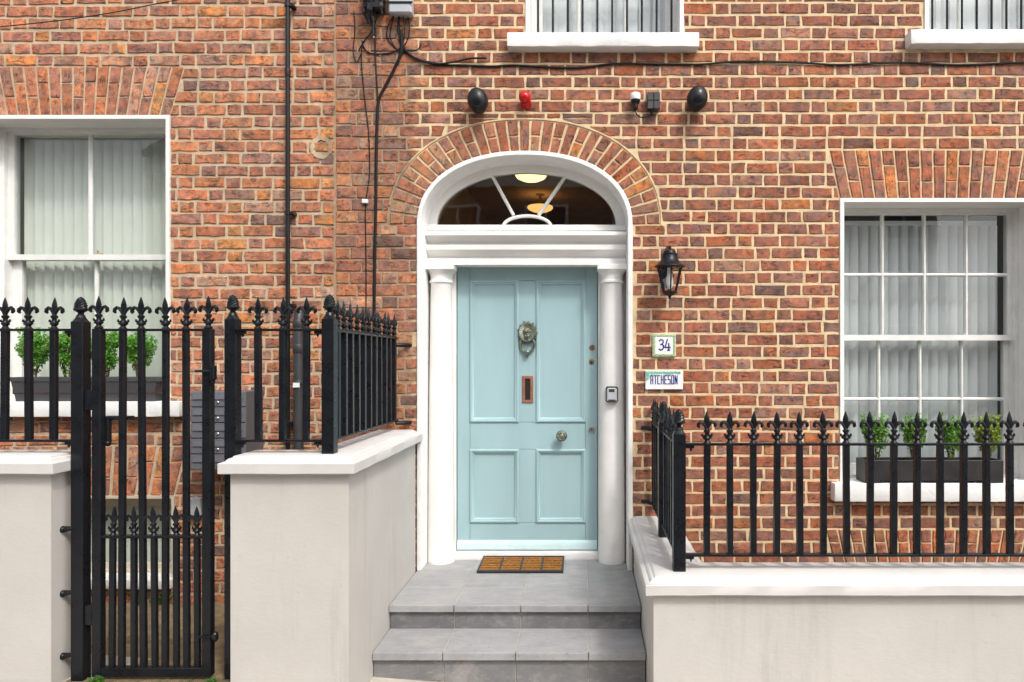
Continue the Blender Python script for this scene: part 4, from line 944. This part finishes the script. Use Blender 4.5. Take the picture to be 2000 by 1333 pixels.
m = MB(); m.lathe(x, -.05, [(.009, -.075), (.012, -.062), (.018, -.056), (.019, -.030), (.027, -.022), (.033, -.006), (.033, 0)], 18, cz=z); m.box(x-.008, x+.008, -.05, .003, z-.05, z-.03); obj('stem', m, 'black_plastic', t)
a, b, c, d = PX(1264, -.05), PX(1289, -.05), PZ(214, -.05), PZ(181, -.05)
t = thing('sensor_box', 'square black box wired to the white capped sensor', 'box', ((a+b)/2, 0, c))
for i in (0, 1):
    for j in (0, 1):
        m = MB(); m.box(a+(b-a)*i/2+.001, a+(b-a)*(i+1)/2-.001, -.062, .003, c+(d-c)*j/2+.001, c+(d-c)*(j+1)/2-.001, .003); obj('segment', m, 'dark_pipe', t)
m = MB(); m.tube([((a+b)/2-.012, -.035, c+.004), ((a+b)/2-.014, -.035, c-.03)], [.016, .009], 10); obj('gland', m, 'black_plastic', t)
cable('short looped lead between the white capped sensor and black box', [(1241, 215, -.05), (1243, 223, -.05), (1250, 229, -.045), (1262, 229, -.04), (1270, 225, -.04), (1273, 220, -.04)], .0045)

# wall lantern
lx, ly = PX(1308, -.17), -.17
lt = thing('wall_lantern', 'black six-sided carriage lantern bracketed to the brick wall', 'lantern', (lx, 0, PZ(585, -.17)))
zr, zt_, zb_, zf = PZ(522, -.17), PZ(494, -.17), PZ(571, -.17), PZ(585, -.17)
def hexr(r, z, n=6, rot=R(30)):
    r *= 1.10
    return [(lx+r*math.cos(rot+2*math.pi*i/n), ly+r*math.sin(rot+2*math.pi*i/n), z) for i in range(n)]
m = MB(); m.rings([hexr(r, z, 12) for r, z in ((.088, zr-.004), (.095, zr), (.094, zr+.006), (.074, zr+.020), (.058, zr+.040), (.050, zr+.062), (.047, zr+.078), (.050, zr+.081), (.050, zr+.088), (.040, zr+.092), (.036, zr+.108), (.020, zr+.120), (.004, zr+.124))]); obj('roof', m, 'black_iron', lt)
for i in range(6):
    a = R(30)+math.pi/3*i; p0 = (lx+0.0869*math.cos(a), ly+0.0869*math.sin(a), zr); p1 = (lx+0.0451*math.cos(a), ly+0.0451*math.sin(a), zb_)
    m = MB(); m.tube([p0, p1], .0055, 6); obj('cage_bar', m, 'black_iron', lt)
    a2 = a+math.pi/3; q0 = (lx+0.0836*math.cos(a2), ly+0.0836*math.sin(a2), zr-.002); q1 = (lx+0.0429*math.cos(a2), ly+0.0429*math.sin(a2), zb_+.002); p0 = (lx+0.0836*math.cos(a), ly+0.0836*math.sin(a), zr-.002); p1 = (lx+0.0429*math.cos(a), ly+0.0429*math.sin(a), zb_+.002)
    m = MB(); m.add([p0, q0, q1, p1], [(0,1,2,3)]); obj('pane', m, 'lantern_glass', lt, False)
m = MB(); m.rings([hexr(r, z, 12) for r, z in ((.002, zf), (.010, zf+.005), (.008, zf+.016), (.012, zf+.022), (.030, zf+.030), (.042, zb_-.008), (.047, zb_-.004), (.047, zb_+.004), (.040, zb_+.008))]); obj('base', m, 'black_iron', lt)
m = MB(); m.lathe(lx, ly, [(.012, zb_+.02), (.016, zb_+.03), (.024, zb_+.06), (.025, zb_+.085), (.018, zb_+.115), (.016, zr-.004)], 16); obj('bulb', m, 'white_plastic', lt)
m = MB(); m.tube([(lx, .003, zr-.06), (lx, -.03, zr-.03), (lx, -.05, zr+.04), (lx, -.07, zr+.10), (lx, -.11, zr+.135), (lx, -.15, zr+.135), (lx, ly, zr+.118)], [.016, .014, .014, .015, .016, .014, .013], 10); m.ball((lx, -.075, zr+.135), .02, 10, 7); obj('arm', m, 'black_iron', lt)
m = MB(); m.lathe(lx, 0, [(.05, -.004), (.05, .006), (.042, .014), (.02, .02)], 20, 'y', zr-.05, 1, 1.5); obj('wall_plate', m, 'black_iron', lt)

# house number and name tiles
def strokes(par, segs, x0, z0, w, h, r, y, mat, nm):
    for ch in segs:
        m = MB()
        for st in ch:
            for (a, b), (c, d) in zip(st, st[1:]):
                A = Vector((x0+a*w, z0+b*h)); B = Vector((x0+c*w, z0+d*h)); dr = (B-A).normalized(); n = Vector((-dr.y, dr.x))*r; A -= dr*r*.8; B += dr*r*.8
                m.rings([[(p.x, y, p.y) for p in (A-n, B-n, B+n, A+n)], [(p.x, y-.0012, p.y) for p in (A-n, B-n, B+n, A+n)]])
                y -= 0.00002
        obj(nm, m, mat, par, False)
a, b, c, d = PX(1274), PX(1319), PZ(697), PZ(653)
t = thing('number_tile', 'white ceramic house number tile reading 34 with green border', 'sign', ((a+b)/2, 0, c)); yf = -.022
m = MB(); m.box(a, b, yf, .003, c, d, .003); obj('tile', m, 'tile_white', t)
i_ = .018
for (p, q, r_, s_) in ((a+.003, b-.003, c+.003, c+i_), (a+.003, b-.003, d-i_, d-.003), (a+.003, a+i_, c+i_, d-i_), (b-i_, b-.003, c+i_, d-i_)):
    m = MB(); m.box(p, q, yf-.0012, yf+.001, r_, s_); obj('border', m, 'tile_green', t, False)
    hz = (q-p) > (s_-r_); pts = []; n = 12
    for k in range(n+1):
        u = k/n; w_ = .0035*math.sin(u*4*math.pi*2); pts.append((p+(q-p)*u, yf-.0018, (r_+s_)/2+w_) if hz else ((p+q)/2+w_, yf-.0018, r_+(s_-r_)*u))
    m = MB(); m.tube(pts, .0014, 4); obj('border_vine', m, 'tile_white', t)
n3 = [[(.06, .86), (.16, .96), (.30, .96), (.40, .86), (.40, .70), (.30, .58), (.18, .55)], [(.30, .55), (.42, .44), (.44, .26), (.34, .10), (.18, .04), (.05, .14)]]
n4 = [[(.78, .98), (.58, .34), (.58, .28), (1.02, .28)], [(.90, .62), (.90, .04)], [(.80, .04), (1.0, .04)]]
strokes(t, [n3, n4], a+.042, c+.042, .078, .078, .0042, yf-.0005, 'ink_blue', 'numeral')
a, b, c, d = PX(1260), PX(1333), PZ(761), PZ(724)
t = thing('name_plaque', 'white ceramic name plaque reading ATCHESON with green leaf edge', 'sign', ((a+b)/2, 0, c))
m = MB(); m.box(a, b, yf, .003, c, d, .003); obj('tile', m, 'tile_white', t)
LET = {'A': [[(0, 0), (0, 1), (.8, 1), (.8, 0)], [(0, .48), (.8, .48)]], 'T': [[(0, 1), (.9, 1)], [(.45, 1), (.45, 0)]], 'C': [[(.8, 1), (0, 1), (0, 0), (.8, 0)]], 'H': [[(0, 0), (0, 1)], [(.8, 0), (.8, 1)], [(0, .5), (.8, .5)]],
       'E': [[(.8, 1), (0, 1), (0, 0), (.8, 0)], [(0, .5), (.65, .5)]], 'S': [[(.8, 1), (0, 1), (0, .52), (.8, .52), (.8, 0), (0, 0)]], 'O': [[(0, 0), (0, 1), (.8, 1), (.8, 0), (0, 0)]], 'N': [[(0, 0), (0, 1), (.8, 0), (.8, 1)]]}
tw = PX(1323)-PX(1269); cw = tw/8
for i, ch in enumerate('ATCHESON'): strokes(t, [LET[ch]], PX(1270.5)+cw*i, PZ(750), cw*.72, PZ(734)-PZ(750), .0033, yf-.0003, 'ink_blue', 'letter')
r2 = random.Random(3); leaves = MB()
for i in range(130):
    if i < 100: lx_, lz_ = a+.008+(b-a)*.90*(i/100)**1.1, d-.010-abs(r2.gauss(0, .012))*(1.15-i/115)
    else: lx_, lz_ = a+.008+abs(r2.gauss(0, .006)), d-.01-.05*(i-100)/30
    q = r2.uniform(0, 6.28); L = r2.uniform(.007, .012); dx, dz = math.cos(q)*L, math.sin(q)*L
    ye = yf-.0008-.00004*i; leaves.add([(lx_-dx, ye, lz_-dz), (lx_-dz*.4, ye, lz_+dx*.4), (lx_+dx, ye, lz_+dz), (lx_+dz*.4, ye, lz_-dx*.4)], [(0,1,2,3)])
obj('leaf_pattern', leaves, 'tile_teal', t, False)

# key safe on the door column
x, z = PX(1195, .09), PZ(786, .09); t = thing('key_safe', 'small grey key safe fixed to the white door column', 'key safe', (x, .1, z))
m = MB(); m.box(x-.044, x+.044, .075, .125, z, z+.112, .010); obj('case', m, 'black_plastic', t)
m = MB(); m.box(x-.036, x+.036, .066, .078, z+.008, z+.104, .008); obj('cover', m, 'grey_plastic', t)
m = MB(); m.box(x-.022, x+.018, .0635, .067, z+.074, z+.094, .001); obj('shutter', m, 'dark_pipe', t)
m = MB(); m.box(x-.026, x+.026, .0645, .067, z+.012, z+.020); obj('lettering_strip', m, 'dark_pipe', t, False)

# mailboxes
by = -.25; a, b = PX(372, by), PX(480, by); zt_, zb_ = PZ(765, by), PZ(918, by)
t = thing('mailbox_bank', 'dark grey stack of five mailboxes on the orange brick wall behind the gate', 'mailboxes', ((a+b)/2, 0, zb_))
m = MB(); m.box(a, b, by+.006, .003, zb_, zt_, .003); obj('cabinet', m, 'mail_side', t)
hh = (zt_-zb_)/5
for i in range(5):
    z0 = zb_+hh*i; m = MB(); m.box(a+.001, b-.001, by-.004, by+.008, z0+.003, z0+hh-.003, .003); mbx = obj('mailbox_front', m, 'mail_grey', t)
    m = MB(); fz0, fz1 = z0+hh*.50, z0+hh*.84; m.rings([[(a+.02, by-.003, fz0), (b-.02, by-.003, fz0), (b-.02, by-.003, fz1), (a+.02, by-.003, fz1)], [(a+.02, by-.011, fz0), (b-.02, by-.011, fz0), (b-.022, by-.007, fz1), (a+.022, by-.007, fz1)]]); obj('flap', m, 'mail_grey', mbx, False)
    m = MB(); m.lathe((a+b)/2, by-.003, [(.010, 0), (.010, .006), (.007, .009), (.001, .009)], 14, 'y', z0+hh*.30); obj('lock', m, 'steel', mbx)
m = MB(); m.box(PX(372), PX(399), -.05, .003, PZ(1010), PZ(971), .004); tag(obj('meter_box', m, 'grey_plastic'), 'small pale grey meter box low on the wall below the mailboxes', 'box')

# ------------------------------------------------------------------ planters and clipped shrubs
def shrub(x, y, z, h, w, seed, label, grp, tint, dens=1.0):
    r = random.Random(seed); t = thing('box_shrub', label, 'shrub', (x, y, z), grp)
    m = MB(); tips = []
    for i in range(7):
        q = r.uniform(0, 6.28); tp = (x+w*.28*math.cos(q), y+w*.22*math.sin(q), z+h*r.uniform(.5, .8)); m.tube([(x+.012*math.cos(q), y+.012*math.sin(q), z-.02), (x+w*.1*math.cos(q), y+w*.1*math.sin(q), z+h*.25), tp], [.0045, .0035, .002], 5)
    obj('stem', m, 'stem_wood', t)
    m = MB(); lob = [(r.uniform(-.34, .34)*w, r.uniform(-.25, .25)*w, r.uniform(.40, .84)*h, r.uniform(.14, .22)*w) for _ in range(20)]+[(.08*w, 0, .66*h, .28*w), (-.1*w, 0, .6*h, .26*w), (0, 0, .46*h, .27*w), (0, 0, .3*h, .19*w), (0, 0, .17*h, .11*w)]
    sprig = [(r.uniform(-.42, .42)*w, r.uniform(-.3, .3)*w, r.uniform(.74, 1.05)*h) for _ in range(24)]
    for i in range(int(2700*dens)):
        if i % 4:
            L = lob[r.choices(range(len(lob)), [l[3]**2 for l in lob])[0]]; d = Vector((r.gauss(0, 1), r.gauss(0, 1), r.gauss(0, 1))).normalized()*L[3]*r.uniform(.6, 1.08); p = Vector((L[0], L[1], L[2]))+d
        else:
            s = sprig[(i//4) % 24]; u = r.random(); p = Vector((s[0]*(.7+.3*u), s[1]*(.7+.3*u), s[2]*(.75+.28*u)))+Vector((r.gauss(0, .006), r.gauss(0, .006), 0))
        if p.z < .04*h: continue
        k = p.z/h; lim = w*(.10+.42*min(1, k*1.25)); hp = math.hypot(p.x, p.y)
        if hp > lim: p.x *= lim/hp*r.uniform(.8, 1); p.y *= lim/hp*r.uniform(.8, 1)
        p += Vector((x, y, z)); n = Vector((r.gauss(0, .7), r.gauss(-.4, .7), r.gauss(.5, .6))).normalized(); u = n.orthogonal().normalized(); v = n.cross(u); q = r.uniform(0, 6.28); du = u*math.cos(q)+v*math.sin(q); dv = n.cross(du); s = r.uniform(.0075, .0125)
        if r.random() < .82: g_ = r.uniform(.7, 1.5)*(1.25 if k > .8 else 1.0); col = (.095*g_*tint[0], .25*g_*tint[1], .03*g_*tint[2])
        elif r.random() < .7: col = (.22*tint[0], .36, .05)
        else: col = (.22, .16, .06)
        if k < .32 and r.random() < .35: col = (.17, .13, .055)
        m.add([p-du*s, p-dv*s*.55+n*.001, p+du*s, p+dv*s*.55+n*.001], [(0,1,2,3)], col)
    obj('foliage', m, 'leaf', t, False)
# grey plastic trough
zs_ = LW[2]; py0, py1 = -.07, .085; x0, x1 = PX(17, py0), PX(307, py0); h = PZ(737, py0)-zs_
t = thing('window_planter', 'long grey plastic trough planter on the sill of the two-pane window', 'planter', ((x0+x1)/2, 0, zs_), 'planters on the window sills')
m = MB(); tp = .035
m.rings([[(x0+tp, py0+.018, zs_), (x1-tp, py0+.018, zs_), (x1-tp, py1-.018, zs_), (x0+tp, py1-.018, zs_)], [(x0+.010, py0+.004, zs_+h-.025), (x1-.010, py0+.004, zs_+h-.025), (x1-.010, py1-.004, zs_+h-.025), (x0+.010, py1-.004, zs_+h-.025)]], True, False); obj('trough', m, 'planter_plastic', t, False)
m = MB(); rs = []
for i, z in ((-.012, h-.03), (0, h-.03), (0, h-.004), (-.004, h), (-.014, h), (-.018, h-.03)):
    rs.append([(x0-i, py0-i, zs_+z), (x1+i, py0-i, zs_+z), (x1+i, py1+i, zs_+z), (x0-i, py1+i, zs_+z)])
m.rings(rs, False, False); obj('rim', m, 'planter_plastic', t, False)
m = MB(); m.box(x0+.016, x1-.016, py0+.012, py1-.012, zs_+.05, zs_+h-.02); obj('soil', m, 'soil', t, False)
for i, (px, w) in enumerate(((64, .255), (131, .25), (204, .25), (271, .23))):
    shrub(PX(px, 0), .008, zs_+h-.03, .345+rnd.uniform(-.01, .01), w, 10+i, ['bright green box shrub at the grey trough end away from the mailboxes', 'bright green box shrub second from the trough end away from the mailboxes', 'bright green box shrub second from the trough end nearer the mailboxes', 'bright green box shrub at the grey trough end nearer the mailboxes'][i], 'shrubs in the grey trough', (.9, 1.1, .9), 1.15)
# black fibre box with feet
zs_ = RW[2]; py0, py1 = -.07, .09; x0, x1 = PX(1690, py0), PX(1960, py0); h = .158
t = thing('window_planter', 'black rectangular box planter on the sill of the many-paned window', 'planter', ((x0+x1)/2, 0, zs_), 'planters on the window sills')
m = MB(); w_ = .016; zf_ = zs_+.018
rs = [[(x0-i, py0-i, z), (x1+i, py0-i, z), (x1+i, py1+i, z), (x0-i, py1+i, z)] for i, z in ((0, zf_), (0, zs_+h-.003), (-.003, zs_+h), (-w_, zs_+h), (-w_, zs_+h-.05))]; m.rings(rs, True, False); obj('box', m, 'planter_fibre', t)
for xx in (x0, x1-.10):
    m = MB(); m.box(xx+.001, xx+.10, py0+.001, py1-.001, zs_, zf_+.002); obj('foot', m, 'planter_fibre', t)
m = MB(); m.box(x0+.014, x1-.014, py0+.014, py1-.014, zs_+.03, zs_+h-.02); obj('soil', m, 'soil', t, False)
for i, (px, w) in enumerate(((1712, .215), (1785, .205), (1857, .205), (1928, .225))):
    shrub(PX(px, .01), .01, zs_+h-.03, .335+rnd.uniform(-.015, .015), w, 30+i, ['green box shrub at the black planter end nearer the door', 'green box shrub second from the black planter end nearer the door', 'green box shrub beside the yellow-tinged one in the black planter'][i] if i < 3 else 'yellow-tinged box shrub at the end of the black box planter', 'shrubs in the black box', (1.0, 1.0, 1.0) if i < 3 else (1.9, 1.1, .8), .85)
# weeds by the gate
def weed(x, y, z, s, seed, label):
    r = random.Random(seed); m = MB()
    for i in range(60):
        q = r.uniform(0, 6.28); L = r.uniform(.4, 1)*s; p = Vector((x+r.gauss(0, s*.3), y+r.gauss(0, s*.3), z)); d = Vector((math.cos(q)*.5, math.sin(q)*.5, r.uniform(.5, 1))).normalized(); n = d.orthogonal().normalized()*L*.18
        m.add([p, p+d*L*.5+n, p+d*L, p+d*L*.5-n], [(0,1,2,3)], (.06, .16*r.uniform(.6, 1.4), .02))
    tag(obj('weed', m, 'leaf', None, False), label, 'weed', 'weeds about the gate')
weed(PX(190, -1.33), -1.335, .130, .045, 1, 'small green weed at the foot of the gate hinge post'); weed(PX(414, -1.33), -1.335, .130, .03, 2, 'tiny weed at the gate latch side')
weed(PX(276, -.06), -.06, .075, .05, 3, 'weed growing at the wall foot under the low window'); weed(PX(312, -.06), -.05, .075, .07, 4, 'taller weed rooted beneath the low window sill')

# ------------------------------------------------------------------ terrace across the street (seen only mirrored in the glass)
OY = -12.0
def facing_house(x0, x1, z1, mat, label):
    t = thing('terrace_house', label, 'house', ((x0+x1)/2, OY, gz((x0+x1)/2)))
    zb = gz(x0)-.8; m = MB(); m.box(x0, x1, OY-7, OY, zb, z1); obj('wall', m, mat, t, False)
    m = MB(); m.extrude_x([(OY-7.2, z1+.002), (OY+.15, z1+.002), (OY+.15, z1+.12), (OY-3.5, z1+2.6), (OY-7.2, z1+.12)], x0, x1); obj('roof', m, 'slate', t, False)
    m = MB(); m.box(x0, x1, OY+.001, OY+.12, z1-.45, z1-.2); obj('cornice', m, 'white_paint', t, False)
    n = 3; w = (x1-x0)/n
    for fl_ in range(2):
        for i in range(n):
            cx = x0+w*(i+.5); z0 = .9+fl_*3.0
            m = frame_mb(cx-.55, cx+.55, z0, z0+1.8, .07, .07, .1, .07, OY+.001, OY+.09); m.box(cx-.03, cx+.03, OY+.002, OY+.06, z0+.1, z0+1.73); m.box(cx-.48, cx+.48, OY+.003, OY+.065, z0+.88, z0+.95); wi = obj('window', m, 'white_paint', t, False)
            m = MB(); m.box(cx-.481, cx+.481, OY+.001, OY+.02, z0+.1, z0+1.731); obj('pane', m, 'slate', wi, False)
            m = MB(); m.box(cx-.65, cx+.65, OY+.001, OY+.15, z0-.13, z0-.001); obj('sill', m, 'white_paint', wi, False)
facing_house(-11, -4.3, 6.9, 'opposite_render', 'pale rendered terrace house across the street')
facing_house(-4.28, 2.4, 6.6, 'opposite_brick', 'brown brick terrace house across the street with white window frames')
facing_house(2.42, 9.2, 6.4, 'opposite_render', 'cream rendered terrace house across the street, downhill neighbour')
